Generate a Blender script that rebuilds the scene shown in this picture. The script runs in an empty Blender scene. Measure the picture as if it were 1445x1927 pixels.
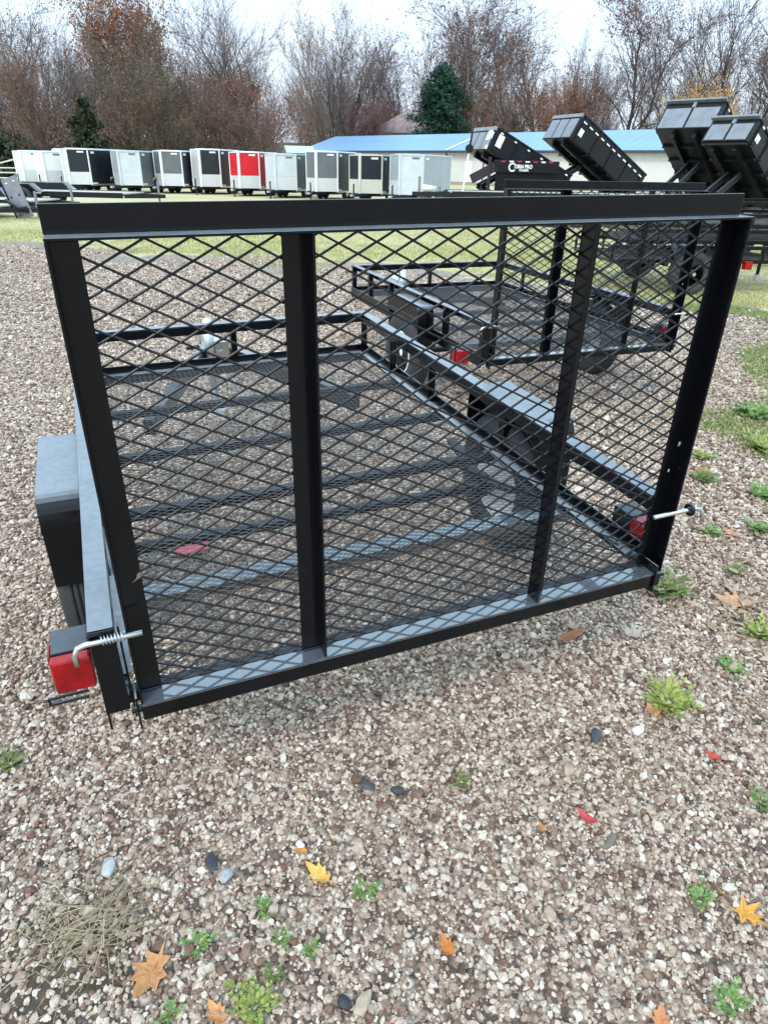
import bpy, math, random
import numpy as np
from mathutils import Matrix, Vector
random.seed(7)
rng = np.random.default_rng(7)
S = bpy.context.scene
C = S.collection
PI = math.pi

# ------------------------------------------------------------------ camera
cam_d = bpy.data.cameras.new('camera')
cam = bpy.data.objects.new('camera', cam_d); C.objects.link(cam)
CM = [[0.99976813, -0.02153347, 0.0], [0.00974807, 0.45258906, -0.89166592], [0.01920066, 0.89145917, 0.45269403]]
m = Matrix(CM).to_4x4(); m.translation = (0, 0, 1.57)
cam.matrix_world = m
cam_d.sensor_fit = 'VERTICAL'; cam_d.sensor_height = 24.0; cam_d.sensor_width = 24.0
cam_d.lens = 24.0 * 1278.364 / 1927.0
cam_d.clip_start = 0.05; cam_d.clip_end = 6000
S.camera = cam

# ------------------------------------------------------------------ sky, sun, exposure
SUN_EL, SUN_AZ = math.radians(48), math.radians(200)      # azimuth measured from +Y towards +X
W = bpy.data.worlds.new('World'); S.world = W; W.use_nodes = True
nt = W.node_tree; nt.nodes.clear()
out = nt.nodes.new('ShaderNodeOutputWorld')
sky = nt.nodes.new('ShaderNodeTexSky'); sky.sky_type = 'NISHITA'; sky.sun_disc = False
sky.sun_elevation = SUN_EL; sky.sun_rotation = SUN_AZ; sky.air_density = 1.0; sky.dust_density = 3.0; sky.ozone_density = 1.0
bg1 = nt.nodes.new('ShaderNodeBackground'); bg1.inputs['Strength'].default_value = 0.05
bg2 = nt.nodes.new('ShaderNodeBackground')                 # even cloud cover
tc = nt.nodes.new('ShaderNodeTexCoord'); sp = nt.nodes.new('ShaderNodeSeparateXYZ')
rp = nt.nodes.new('ShaderNodeValToRGB')
rp.color_ramp.elements[0].position = 0.0; rp.color_ramp.elements[0].color = (0.72, 0.80, 0.96, 1)
rp.color_ramp.elements[1].position = 0.45; rp.color_ramp.elements[1].color = (0.54, 0.78, 0.94, 1)
cn = nt.nodes.new('ShaderNodeTexNoise'); cn.inputs['Scale'].default_value = 2.2; cn.inputs['Detail'].default_value = 5
cm_ = nt.nodes.new('ShaderNodeMapRange'); cm_.inputs[3].default_value = 0.88; cm_.inputs[4].default_value = 1.10
cmul = nt.nodes.new('ShaderNodeMixRGB'); cmul.blend_type = 'MULTIPLY'; cmul.inputs[0].default_value = 1
nt.links.new(tc.outputs['Generated'], sp.inputs[0]); nt.links.new(sp.outputs['Z'], rp.inputs[0])
nt.links.new(tc.outputs['Generated'], cn.inputs['Vector']); nt.links.new(cn.outputs[0], cm_.inputs[0])
nt.links.new(rp.outputs[0], cmul.inputs[1]); nt.links.new(cm_.outputs[0], cmul.inputs[2])
zr_ = nt.nodes.new('ShaderNodeMapRange'); zr_.inputs[1].default_value = 0.0; zr_.inputs[2].default_value = 1.0; zr_.inputs[3].default_value = 0.92; zr_.inputs[4].default_value = 1.75   # overcast: brighter overhead
zg = nt.nodes.new('ShaderNodeMixRGB'); zg.blend_type = 'MULTIPLY'; zg.inputs[0].default_value = 1
nt.links.new(sp.outputs['Z'], zr_.inputs[0]); nt.links.new(cmul.outputs[0], zg.inputs[1]); nt.links.new(zr_.outputs[0], zg.inputs[2])
nt.links.new(zg.outputs[0], bg2.inputs['Color']); bg2.inputs['Strength'].default_value = 1.0
ad = nt.nodes.new('ShaderNodeAddShader')
nt.links.new(sky.outputs[0], bg1.inputs['Color']); nt.links.new(bg1.outputs[0], ad.inputs[0]); nt.links.new(bg2.outputs[0], ad.inputs[1])
nt.links.new(ad.outputs[0], out.inputs[0])
sd = bpy.data.lights.new('sun', 'SUN'); sd.energy = 1.3; sd.angle = math.radians(14); sd.color = (1.0, 0.93, 0.85)
so = bpy.data.objects.new('sun', sd); C.objects.link(so)
dv = Vector((math.sin(SUN_AZ)*math.cos(SUN_EL), math.cos(SUN_AZ)*math.cos(SUN_EL), math.sin(SUN_EL)))
so.rotation_euler = dv.to_track_quat('Z', 'Y').to_euler(); so.location = (0, -5, 12)
S.view_settings.view_transform = 'Standard'; S.view_settings.look = 'None'
S.view_settings.exposure = 0.38; S.view_settings.gamma = 1; S.view_settings.use_curve_mapping = False
S.render.engine = 'CYCLES'

# ------------------------------------------------------------------ helpers
def tag(o, label=None, cat=None, group=None, kind=None):
    if label: o['label'] = label
    if cat: o['category'] = cat
    if group: o['group'] = group
    if kind: o['kind'] = kind
    return o

def empty(name, mat=None, loc=None, label=None, cat=None, group=None):
    o = bpy.data.objects.new(name, None); C.objects.link(o); o.empty_display_size = 0.2
    if mat is not None: o.matrix_world = mat
    if loc is not None: o.location = loc
    return tag(o, label, cat, group)

def rz(a): return Matrix.Rotation(a, 4, 'Z')
def place(x, y, a=0, z=0): return Matrix.Translation((x, y, z)) @ rz(a)

class MB:
    def __init__(s): s.v = []; s.f = []
    def add(s, vs, fs):
        n = len(s.v); s.v += [tuple(v) for v in vs]; s.f += [tuple(i + n for i in f) for f in fs]; return s
    def box(s, x0, x1, y0, y1, z0, z1, M=None):
        vs = [(x, y, z) for x in (x0, x1) for y in (y0, y1) for z in (z0, z1)]
        if M is not None: vs = [M @ Vector(v) for v in vs]
        return s.add(vs, [(0, 1, 3, 2), (4, 6, 7, 5), (0, 4, 5, 1), (2, 3, 7, 6), (0, 2, 6, 4), (1, 5, 7, 3)])
    def tube(s, pts, r, n=8, caps=True, r2=None):
        pts = [Vector(p) for p in pts]; L = len(pts); rs = r if isinstance(r, (list, tuple)) else [r] * L
        base = len(s.v); prev = None
        for i, p in enumerate(pts):
            d = (pts[min(i+1, L-1)] - pts[max(i-1, 0)]).normalized()
            if prev is None:
                a = Vector((0, 0, 1)) if abs(d.z) < 0.9 else Vector((1, 0, 0)); u = d.cross(a).normalized()
            else:
                u = (prev - d * prev.dot(d)).normalized()
            prev = u; w = d.cross(u)
            for k in range(n):
                t = 2 * PI * (k + .5) / n; s.v.append(tuple(p + (u * math.cos(t) + w * math.sin(t)) * rs[i]))
        for i in range(L - 1):
            for k in range(n):
                a = base + i * n + k; b = base + i * n + (k + 1) % n; s.f.append((a, b, b + n, a + n))
        if caps:
            s.f.append(tuple(base + k for k in range(n))[::-1]); s.f.append(tuple(base + (L-1) * n + k for k in range(n)))
        return s
    def beam(s, a, b, w, h, up=(0, 0, 1)):
        a = Vector(a); b = Vector(b); d = (b - a).normalized(); up = Vector(up)
        if abs(d.dot(up)) > .99: up = Vector((0, 1, 0))
        r = d.cross(up).normalized(); u = r.cross(d)
        vs = [p + r * sx * w / 2 + u * sz * h / 2 for p in (a, b) for sx in (-1, 1) for sz in (-1, 1)]
        return s.add(vs, [(0, 2, 3, 1), (4, 5, 7, 6), (0, 1, 5, 4), (2, 6, 7, 3), (0, 4, 6, 2), (1, 3, 7, 5)])
    def lathe(s, prof, c, axis='X', n=28):
        # prof: list of (axial, radius)
        base = len(s.v)
        for ax, r in prof:
            for k in range(n):
                t = 2 * PI * k / n; q = (math.cos(t) * r, math.sin(t) * r)
                p = (ax, q[0], q[1]) if axis == 'X' else ((q[0], ax, q[1]) if axis == 'Y' else (q[0], q[1], ax))
                s.v.append((c[0] + p[0], c[1] + p[1], c[2] + p[2]))
        for i in range(len(prof) - 1):
            for k in range(n):
                a = base + i * n + k; b = base + i * n + (k + 1) % n; s.f.append((a, b, b + n, a + n))
        s.f.append(tuple(base + k for k in range(n))); s.f.append(tuple(base + (len(prof)-1) * n + k for k in range(n))[::-1])
        return s
    def prism(s, poly, z0, z1, M=None, plane='XY'):
        n = len(poly)
        def mk(p, z): return (p[0], p[1], z) if plane == 'XY' else ((z, p[0], p[1]) if plane == 'YZ' else (p[0], z, p[1]))
        vs = [mk(p, z0) for p in poly] + [mk(p, z1) for p in poly]
        if M is not None: vs = [M @ Vector(v) for v in vs]
        return s.add(vs, [tuple(range(n))[::-1], tuple(range(n, 2*n))] + [(i, (i+1) % n, n + (i+1) % n, n + i) for i in range(n)])
    def off(s, o): s.v = [(v[0]-o[0], v[1]-o[1], v[2]-o[2]) for v in s.v]; return s
    def build(s, name, mat, parent=None, smooth=False, bevel=0, label=None, kind=None, M=None):
        me = bpy.data.meshes.new(name); vs = s.v
        if M is not None: vs = [tuple(M @ Vector(v)) for v in vs]
        me.from_pydata(vs, [], s.f)
        me.materials.append(mat)
        if smooth: me.polygons.foreach_set('use_smooth', [True] * len(me.polygons))
        me.update()
        o = bpy.data.objects.new(name, me); C.objects.link(o)
        if parent: o.parent = parent
        if bevel:
            b = o.modifiers.new('bevel', 'BEVEL'); b.width = bevel; b.segments = 2; b.limit_method = 'ANGLE'; b.angle_limit = math.radians(40)
        if label: o['label'] = label
        if kind: o['kind'] = kind
        return o

def np_mesh(name, V, F, mat=None, parent=None, link=True):
    """V (n,3), F (m,k) arrays"""
    me = bpy.data.meshes.new(name); k = F.shape[1]
    me.vertices.add(len(V)); me.vertices.foreach_set('co', V.astype(np.float32).ravel())
    me.loops.add(F.size); me.loops.foreach_set('vertex_index', F.astype(np.int32).ravel())
    me.polygons.add(len(F)); me.polygons.foreach_set('loop_start', np.arange(0, F.size, k, dtype=np.int32))
    me.polygons.foreach_set('loop_total', np.full(len(F), k, np.int32))
    me.update(calc_edges=True)
    if mat: me.materials.append(mat)
    if not link: return me
    o = bpy.data.objects.new(name, me); C.objects.link(o)
    if parent: o.parent = parent
    return o

def children(o, idx={}):
    return [c for c in bpy.data.objects if c.parent == o]

def copy_tree(o, mat, label=None, group=None):
    kids = {}
    for c in bpy.data.objects:
        if c.parent: kids.setdefault(c.parent, []).append(c)
    r = o.copy(); C.objects.link(r); r.matrix_world = mat
    if label: r['label'] = label
    if group: r['group'] = group
    for ch in kids.get(o, []):
        c = ch.copy(); C.objects.link(c); c.parent = r
        for g in kids.get(ch, []):
            d = g.copy(); C.objects.link(d); d.parent = c
    return r

# ------------------------------------------------------------------ materials
def newmat(name):
    m = bpy.data.materials.new(name); m.use_nodes = True
    n = m.node_tree; b = n.nodes['Principled BSDF']; return m, n, b

def simple(name, col, rough=.5, metal=0, coat=0, var=.15, scale=6, bump=0, bscale=60, spec=.5, rvar=0, col2=None):
    m, n, b = newmat(name)
    tc = n.nodes.new('ShaderNodeTexCoord'); no = n.nodes.new('ShaderNodeTexNoise')
    no.inputs['Scale'].default_value = scale; no.inputs['Detail'].default_value = 6
    n.links.new(tc.outputs['Object'], no.inputs['Vector'])
    r = n.nodes.new('ShaderNodeValToRGB'); r.color_ramp.elements[0].position = .3; r.color_ramp.elements[1].position = .7
    c2 = col2 if col2 else tuple(min(1, c * (1 + var)) for c in col)
    r.color_ramp.elements[0].color = (*[c * (1 - var) for c in col], 1); r.color_ramp.elements[1].color = (*c2, 1)
    n.links.new(no.outputs[0], r.inputs[0]); n.links.new(r.outputs[0], b.inputs['Base Color'])
    b.inputs['Roughness'].default_value = rough; b.inputs['Metallic'].default_value = metal
    b.inputs['Coat Weight'].default_value = coat; b.inputs['Coat Roughness'].default_value = .12
    b.inputs['Specular IOR Level'].default_value = spec
    if rvar:
        mr = n.nodes.new('ShaderNodeMapRange'); mr.inputs[1].default_value = .3; mr.inputs[2].default_value = .7
        mr.inputs[3].default_value = max(.03, rough - rvar); mr.inputs[4].default_value = rough + rvar
        n2 = n.nodes.new('ShaderNodeTexNoise'); n2.inputs['Scale'].default_value = scale * 3; n2.inputs['Detail'].default_value = 8
        n.links.new(tc.outputs['Object'], n2.inputs['Vector'])
        n.links.new(n2.outputs[0], mr.inputs[0]); n.links.new(mr.outputs[0], b.inputs['Roughness'])
    if bump:
        n3 = n.nodes.new('ShaderNodeTexNoise'); n3.inputs['Scale'].default_value = bscale; n3.inputs['Detail'].default_value = 4
        bp = n.nodes.new('ShaderNodeBump'); bp.inputs['Strength'].default_value = bump; bp.inputs['Distance'].default_value = .01
        n.links.new(tc.outputs['Object'], n3.inputs['Vector']); n.links.new(n3.outputs[0], bp.inputs['Height']); n.links.new(bp.outputs[0], b.inputs['Normal'])
    return m

def dew_sky_sheen(m, col, amt=.85, rough=.42):
    """light dew plus sky reflection, painted as a grey-blue tone on upward faces"""
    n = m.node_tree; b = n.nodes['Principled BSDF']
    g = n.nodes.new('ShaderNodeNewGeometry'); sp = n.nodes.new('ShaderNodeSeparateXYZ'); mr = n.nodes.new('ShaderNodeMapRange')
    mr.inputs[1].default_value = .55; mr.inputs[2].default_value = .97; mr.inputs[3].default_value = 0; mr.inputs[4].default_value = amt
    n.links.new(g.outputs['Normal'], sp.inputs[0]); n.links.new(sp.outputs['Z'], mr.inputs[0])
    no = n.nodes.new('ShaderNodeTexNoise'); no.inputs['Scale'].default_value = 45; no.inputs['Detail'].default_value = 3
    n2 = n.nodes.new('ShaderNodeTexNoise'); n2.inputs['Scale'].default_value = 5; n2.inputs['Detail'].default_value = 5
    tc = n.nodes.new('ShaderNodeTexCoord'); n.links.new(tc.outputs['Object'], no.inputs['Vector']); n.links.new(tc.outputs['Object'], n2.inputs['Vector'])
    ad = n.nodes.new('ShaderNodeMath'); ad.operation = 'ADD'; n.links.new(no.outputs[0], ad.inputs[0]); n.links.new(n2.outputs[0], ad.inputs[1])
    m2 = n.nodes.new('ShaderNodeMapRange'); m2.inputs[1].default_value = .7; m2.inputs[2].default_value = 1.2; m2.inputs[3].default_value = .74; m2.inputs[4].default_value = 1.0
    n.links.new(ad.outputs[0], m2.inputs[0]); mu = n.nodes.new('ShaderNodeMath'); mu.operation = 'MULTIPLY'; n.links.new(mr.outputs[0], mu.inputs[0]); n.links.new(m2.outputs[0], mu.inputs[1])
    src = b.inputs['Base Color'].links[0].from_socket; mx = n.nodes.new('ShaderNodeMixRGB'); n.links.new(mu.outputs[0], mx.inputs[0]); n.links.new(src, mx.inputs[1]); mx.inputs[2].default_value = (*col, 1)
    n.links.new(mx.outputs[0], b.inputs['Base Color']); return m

BLACK = simple('black_gloss_paint', (.0025, .003, .0048), .18, coat=.08, rvar=.07, scale=5, bump=.05, bscale=25, spec=.32)
BLACK2 = simple('black_satin_paint', (.007, .008, .011), .40, rvar=.1, scale=4, bump=.08, bscale=40, spec=.35)
UNDER = simple('black_underframe_paint', (.004, .005, .008), .28, rvar=.08, scale=5, spec=.4)
dew_sky_sheen(BLACK, (.26, .287, .32)); dew_sky_sheen(BLACK2, (.12, .14, .165), .7); dew_sky_sheen(UNDER, (.10, .11, .13), .25)  # upward faces coloured lighter: painted sky sheen over a little dew
DECKM = simple('sky_grey_deck_mesh', (.085, .085, .09), .38, rvar=.1, scale=9)  # mid-grey base colour stands in for sky reflected on the strands
WETLIP = simple('wet_black_paint', (.004, .005, .007), .22, coat=1, rvar=.05, scale=6); WETLIP.node_tree.nodes['Principled BSDF'].inputs['Coat IOR'].default_value = 2.3
WETLIP.node_tree.nodes['Principled BSDF'].inputs['Coat Roughness'].default_value = .05; dew_sky_sheen(WETLIP, (.20, .235, .28), .45)
MESHM = simple('black_mesh_paint', (.008, .007, .008), .30, rvar=.1, scale=9)
GREYP = simple('dark_grey_paint', (.21, .225, .255), .42, rvar=.1, scale=4)
TYRE = simple('tyre_rubber', (.036, .037, .038), .75, bump=.3, bscale=30)
CHROME = simple('zinc_plated_steel', (.72, .73, .74), .25, metal=1, rvar=.1, scale=20)
RIMW = simple('white_rim_paint', (.86, .87, .88), .35, scale=8, var=.06)
STEEL = simple('galvanised_steel', (.66, .68, .70), .35, metal=.75, rvar=.1, scale=20)
REDL = simple('red_lens', (.30, .0, .003), .15, coat=.35, var=.35, scale=30, spec=.35)
REDT = simple('red_reflector', (.6, .02, .02), .3)
AMBER = simple('amber_lens', (.8, .25, .03), .2)
LAMP = simple('clear_marker_lens', (.85, .86, .84), .2)
WHITE = simple('white_siding', (.78, .82, .84), .4, var=.05, scale=2)
SILVER = simple('silver_siding', (.36, .40, .44), .38, var=.07, scale=2, rvar=.06)
LSILV = simple('pale_silver_siding', (.56, .61, .64), .38, var=.07, scale=2, rvar=.06)
CHARC = simple('charcoal_siding', (.035, .038, .045), .4, scale=2)
PURPB = simple('plum_black_siding', (.022, .014, .02), .4, scale=2)
BLKS = simple('black_siding', (.010, .013, .019), .35, scale=2)
GREYS = simple('grey_siding', (.13, .145, .16), .4, scale=2, var=.08)
GREENG = simple('grey_green_siding', (.13, .165, .165), .4, scale=2, var=.08)
REDS = simple('red_siding', (.62, .006, .018), .35, scale=2, var=.08)
TREAD = simple('diamond_plate', (.68, .70, .71), .38, metal=.35, scale=25, var=.16, bump=.3, bscale=40)
CREAM = simple('cream_trim', (.55, .55, .49), .4, scale=3, var=.05)
YELLOW = simple('yellow_machine_paint', (.65, .33, .04), .45)
WOOD = simple('weathered_deck_boards', (.50, .46, .39), .7, scale=14, var=.18, bump=.2)
FENCEP = simple('white_pipe_paint', (.62, .62, .56), .5)
BARK = simple('bark', (.06, .045, .04), .9, scale=3, var=.3, bump=.4, bscale=12)
BARK2 = simple('grey_bark', (.15, .125, .11), .9, scale=3, var=.3, bump=.4, bscale=12)
TWIG = simple('twigs', (.15, .112, .105), .9, var=.25)
TWIGP = simple('pale_twigs', (.27, .21, .17), .9, var=.25)
def leafmat(name, c1, c2, rough=.65):
    m, n, b = newmat(name)
    g = n.nodes.new('ShaderNodeNewGeometry'); r = n.nodes.new('ShaderNodeValToRGB')
    r.color_ramp.elements[0].color = (*c1, 1); r.color_ramp.elements[1].color = (*c2, 1)
    n.links.new(g.outputs['Random Per Island'], r.inputs[0]); n.links.new(r.outputs[0], b.inputs['Base Color'])
    b.inputs['Roughness'].default_value = rough
    t = n.nodes.new('ShaderNodeBsdfTranslucent'); mx = n.nodes.new('ShaderNodeMixShader'); mx.inputs[0].default_value = .25
    n.links.new(r.outputs[0], t.inputs[0]); n.links.new(b.outputs[0], mx.inputs[1]); n.links.new(t.outputs[0], mx.inputs[2])
    n.links.new(mx.outputs[0], n.nodes['Material Output'].inputs[0]); return m
L_RUST = leafmat('rust_leaves', (.20, .09, .055), (.44, .21, .12))
L_RED = leafmat('dull_red_leaves', (.16, .078, .065), (.31, .15, .12))
L_BROWN = leafmat('brown_leaves', (.17, .095, .06), (.33, .19, .12))
L_OLIVE = leafmat('olive_brown_leaves', (.11, .082, .05), (.24, .17, .10))
L_GOLD = leafmat('golden_leaves', (.55, .30, .10), (.85, .56, .24))
L_GREEN = leafmat('evergreen_needles', (.012, .045, .030), (.035, .10, .055))
L_DGREEN = leafmat('dark_green_leaves', (.02, .035, .02), (.06, .085, .04))
L_TAN = leafmat('tan_leaves', (.30, .19, .12), (.45, .32, .2))
WEED = leafmat('weed_green', (.12, .23, .055), (.30, .44, .14), .55)
WEEDY = leafmat('weed_yellow_green', (.22, .29, .06), (.46, .48, .13), .5)
MOSS = leafmat('moss_green', (.12, .16, .05), (.26, .30, .10))
GCOV = leafmat('ground_cover', (.17, .22, .06), (.40, .42, .17))
DRY = leafmat('dry_grass', (.34, .27, .16), (.66, .56, .37))
TURF = leafmat('turf_blades', (.20, .26, .07), (.70, .62, .30))
LITTER = leafmat('fallen_leaf_litter', (.20, .11, .06), (.62, .48, .34))

# ------------------------------------------------------------------ ground
def lawn_line(x):           # world y where gravel gives way to grass
    xs = [-60, -8.4, -5.6, -4.4, -2, -.3, 1.3, 2.7, 3.5, 4.6, 6, 60]
    ys = [22, 15.7, 14.3, 13.65, 12.9, 12.8, 11.6, 10.2, 9.4, 9.3, 7.0, 5.0]
    return np.interp(x, xs, ys)
def weedy(x, y):            # patchy green towards the right edge of the yard
    e = np.interp(y, [-20, -2, 1, 2.3, 3, 5, 7, 9, 12], [40, 22, 1.5, 1.5, 1.7, 2.3, 3.1, 3.8, 6])
    return x - e
gx = np.unique(np.concatenate([np.arange(-14, 14.01, .3), np.array([-3000, -900, -400, -200, -120, -80, -60, -45, -35, -28, -22, -18, 18, 22, 28, 35, 45, 60, 80, 120, 200, 400, 900, 3000.])]))
gy = np.unique(np.concatenate([np.arange(-4, 24.01, .3), np.array([-400, -60, -20, -8, 27, 31, 36, 42, 50, 60, 75, 95, 130, 200, 400, 1200, 5000.])]))
X, Y = np.meshgrid(gx, gy); nx, ny = len(gx), len(gy)
V = np.stack([X.ravel(), Y.ravel(), np.zeros(X.size)], 1)
ii = (np.arange(ny-1)[:, None] * nx + np.arange(nx-1)[None, :]).ravel()
F = np.stack([ii, ii+1, ii+nx+1, ii+nx], 1)
ground = np_mesh('gravel_ground', V, F); tag(ground, kind='structure')
d1 = Y.ravel() - lawn_line(X.ravel()); d2 = weedy(X.ravel(), Y.ravel())
at = ground.data.attributes.new('lawn', 'FLOAT', 'POINT'); at.data.foreach_set('value', np.clip(d1, -5, 5).astype(np.float32))
at = ground.data.attributes.new('weeds', 'FLOAT', 'POINT'); at.data.foreach_set('value', np.clip(d2, -5, 5).astype(np.float32))
GM, n, b = newmat('gravel_and_grass'); ground.data.materials.append(GM)
L = n.links.new
tc = n.nodes.new('ShaderNodeTexCoord')
def noise(scale, det=4, dist=0):
    q = n.nodes.new('ShaderNodeTexNoise'); q.inputs['Scale'].default_value = scale; q.inputs['Detail'].default_value = det
    q.inputs['Distortion'].default_value = dist; L(tc.outputs['Object'], q.inputs['Vector']); return q.outputs[0]
def ramp(src, els):
    r = n.nodes.new('ShaderNodeValToRGB'); cr = r.color_ramp
    while len(cr.elements) < len(els): cr.elements.new(.5)
    for e, (p, c) in zip(cr.elements, els): e.position = p; e.color = (*c, 1)
    L(src, r.inputs[0]); return r.outputs[0]
def mix(fac, a, bb, t='MIX'):
    q = n.nodes.new('ShaderNodeMixRGB'); q.blend_type = t
    for s_, v in ((0, fac), (1, a), (2, bb)):
        if isinstance(v, (int, float)): q.inputs[s_].default_value = v
        elif isinstance(v, tuple): q.inputs[s_].default_value = (*v, 1)
        else: L(v, q.inputs[s_])
    return q.outputs[0]
def math_(op, a, bb=None):
    q = n.nodes.new('ShaderNodeMath'); q.operation = op
    for i, v in enumerate((a, bb)):
        if v is None: continue
        if isinstance(v, (int, float)): q.inputs[i].default_value = v
        else: L(v, q.inputs[i])
    return q.outputs[0]
STONE_PAL = [(p_, (min(1, c_[0] * 1.07), c_[1] * .975, c_[2] * .935)) for p_, c_ in [(0, (.055, .042, .038)), (.10, (.17, .095, .070)), (.26, (.27, .20, .155)), (.5, (.38, .315, .25)), (.72, (.48, .42, .34)), (.90, (.55, .51, .44)), (1, (.70, .67, .60))]]
vo = n.nodes.new('ShaderNodeTexVoronoi'); vo.inputs['Scale'].default_value = 42; L(tc.outputs['Object'], vo.inputs['Vector'])
vs_ = n.nodes.new('ShaderNodeSeparateXYZ'); L(vo.outputs['Color'], vs_.inputs[0])
grav = ramp(vs_.outputs[0], STONE_PAL)
grav = mix(ramp(vo.outputs['Distance'], [(.35, (0, 0, 0)), (.8, (1, 1, 1))]), grav, (.075, .058, .047))
pat = noise(.55, 5, .5)
grav = mix(ramp(pat, [(.35, (0, 0, 0)), (.75, (.35, .35, .35))]), grav, (.30, .235, .18))
gr = mix(noise(1.1, 6), (.32, .31, .12), (.70, .58, .34))
gr = mix(ramp(noise(.22, 4), [(.36, (0, 0, 0)), (.55, (1, 1, 1))]), gr, mix(noise(6, 5), (.46, .40, .20), (.80, .66, .42)))
gr = mix(ramp(noise(28, 4), [(.35, (0, 0, 0)), (.7, (.5, .5, .5))]), gr, (.12, .11, .045))
al = n.nodes.new('ShaderNodeAttribute'); al.attribute_name = 'lawn'
aw = n.nodes.new('ShaderNodeAttribute'); aw.attribute_name = 'weeds'
nl = math_('MULTIPLY', math_('SUBTRACT', noise(.9, 8), .5), 5.5)
nl2 = math_('MULTIPLY', math_('SUBTRACT', noise(9, 6), .5), 1.6)
ml = math_('ADD', math_('ADD', al.outputs['Fac'], nl), nl2)
ml = ramp(ml, [(0, (0, 0, 0)), (.35, (1, 1, 1))])
nw = math_('MULTIPLY', math_('SUBTRACT', noise(2.2, 8), .56), 7)
mw = ramp(math_('ADD', math_('MULTIPLY', aw.outputs['Fac'], .55), nw), [(0, (0, 0, 0)), (.6, (.75, .75, .75))])
col = mix(mw, grav, mix(noise(14, 5), (.13, .16, .05), (.36, .34, .16)))
col = mix(ml, col, gr)
L(col, b.inputs['Base Color']); b.inputs['Roughness'].default_value = .85
bp = n.nodes.new('ShaderNodeBump'); bp.inputs['Strength'].default_value = .9; bp.inputs['Distance'].default_value = .012; bp.invert = True
L(math_('ADD', vo.outputs['Distance'], math_('MULTIPLY', noise(30), .5)), bp.inputs['Height']); L(bp.outputs[0], b.inputs['Normal'])

# ---- loose stones as instances on points
def vnoise(x, y, sc, seed=0):
    r = np.random.default_rng(seed); ph = r.uniform(0, 6.28, (8, 2)); an = r.uniform(0, 6.28, 8); fr = sc * r.uniform(.6, 2.2, 8)
    s_ = 0
    for k in range(8): s_ = s_ + np.sin((x * np.cos(an[k]) + y * np.sin(an[k])) * fr[k] + ph[k, 0])
    return s_ / 3.0
def frust(x, y, mrg=.35):
    return np.abs(x) < (.80 * np.hypot(y * .45 + .9, .5) * .0 + .62 * (y * .891 + .70) + mrg)
def scatter_pts(y0, y1, dens, seed):
    r = np.random.default_rng(seed); hw = .62 * (y1 * .891 + .7) + .4
    N = int(dens * (y1 - y0) * 2 * hw); x = r.uniform(-hw, hw, N); y = r.uniform(y0, y1, N)
    k = frust(x, y); return x[k], y[k]

def inst_group(name, kinds, mat, noise_amt=.52, flat=(1, 1, 1)):
    ng = bpy.data.node_groups.new(name, 'GeometryNodeTree')
    ng.interface.new_socket('Geometry', in_out='INPUT', socket_type='NodeSocketGeometry')
    ng.interface.new_socket('Geometry', in_out='OUTPUT', socket_type='NodeSocketGeometry')
    N = ng.nodes; Lk = ng.links.new
    gi = N.new('NodeGroupInput'); go = N.new('NodeGroupOutput')
    joins = []
    for k in range(kinds):
        ico = N.new('GeometryNodeMeshIcoSphere'); ico.inputs['Radius'].default_value = 1; ico.inputs['Subdivisions'].default_value = 2
        pos = N.new('GeometryNodeInputPosition'); nz = N.new('ShaderNodeTexNoise'); nz.noise_dimensions = '4D'; nz.inputs['W'].default_value = k * 3.7
        nz.inputs['Scale'].default_value = .9; nz.inputs['Detail'].default_value = 1
        sub = N.new('ShaderNodeVectorMath'); sub.operation = 'SUBTRACT'; sub.inputs[1].default_value = (.5, .5, .5)
        sc = N.new('ShaderNodeVectorMath'); sc.operation = 'SCALE'; sc.inputs['Scale'].default_value = 3.0 * noise_amt
        spn = N.new('GeometryNodeSetPosition'); Lk(pos.outputs[0], nz.inputs['Vector']); Lk(nz.outputs['Color'], sub.inputs[0]); Lk(sub.outputs[0], sc.inputs[0])
        Lk(ico.outputs[0], spn.inputs['Geometry']); Lk(sc.outputs[0], spn.inputs['Offset'])
        tr = N.new('GeometryNodeTransform'); tr.inputs['Scale'].default_value = (1, .72 + .12 * (k % 3), .5 + .1 * (k % 2)); Lk(spn.outputs[0], tr.inputs['Geometry'])
        sm = N.new('GeometryNodeSetMaterial'); sm.inputs['Material'].default_value = mat; Lk(tr.outputs[0], sm.inputs['Geometry'])
        g2 = N.new('GeometryNodeGeometryToInstance'); Lk(sm.outputs[0], g2.inputs[0]); joins.append(g2)
    jn = N.new('GeometryNodeJoinGeometry')
    for g2 in reversed(joins): Lk(g2.outputs[0], jn.inputs[0])
    iop = N.new('GeometryNodeInstanceOnPoints'); iop.inputs['Pick Instance'].default_value = True
    Lk(gi.outputs[0], iop.inputs['Points']); Lk(jn.outputs[0], iop.inputs['Instance'])
    ra = N.new('GeometryNodeInputNamedAttribute'); ra.data_type = 'FLOAT_VECTOR'; ra.inputs[0].default_value = 'rot'
    er = N.new('FunctionNodeEulerToRotation'); Lk(ra.outputs[0], er.inputs[0]); Lk(er.outputs[0], iop.inputs['Rotation'])
    sa = N.new('GeometryNodeInputNamedAttribute'); sa.data_type = 'FLOAT'; sa.inputs[0].default_value = 'size'; Lk(sa.outputs[0], iop.inputs['Scale'])
    Lk(iop.outputs[0], go.inputs[0]); return ng

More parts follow.
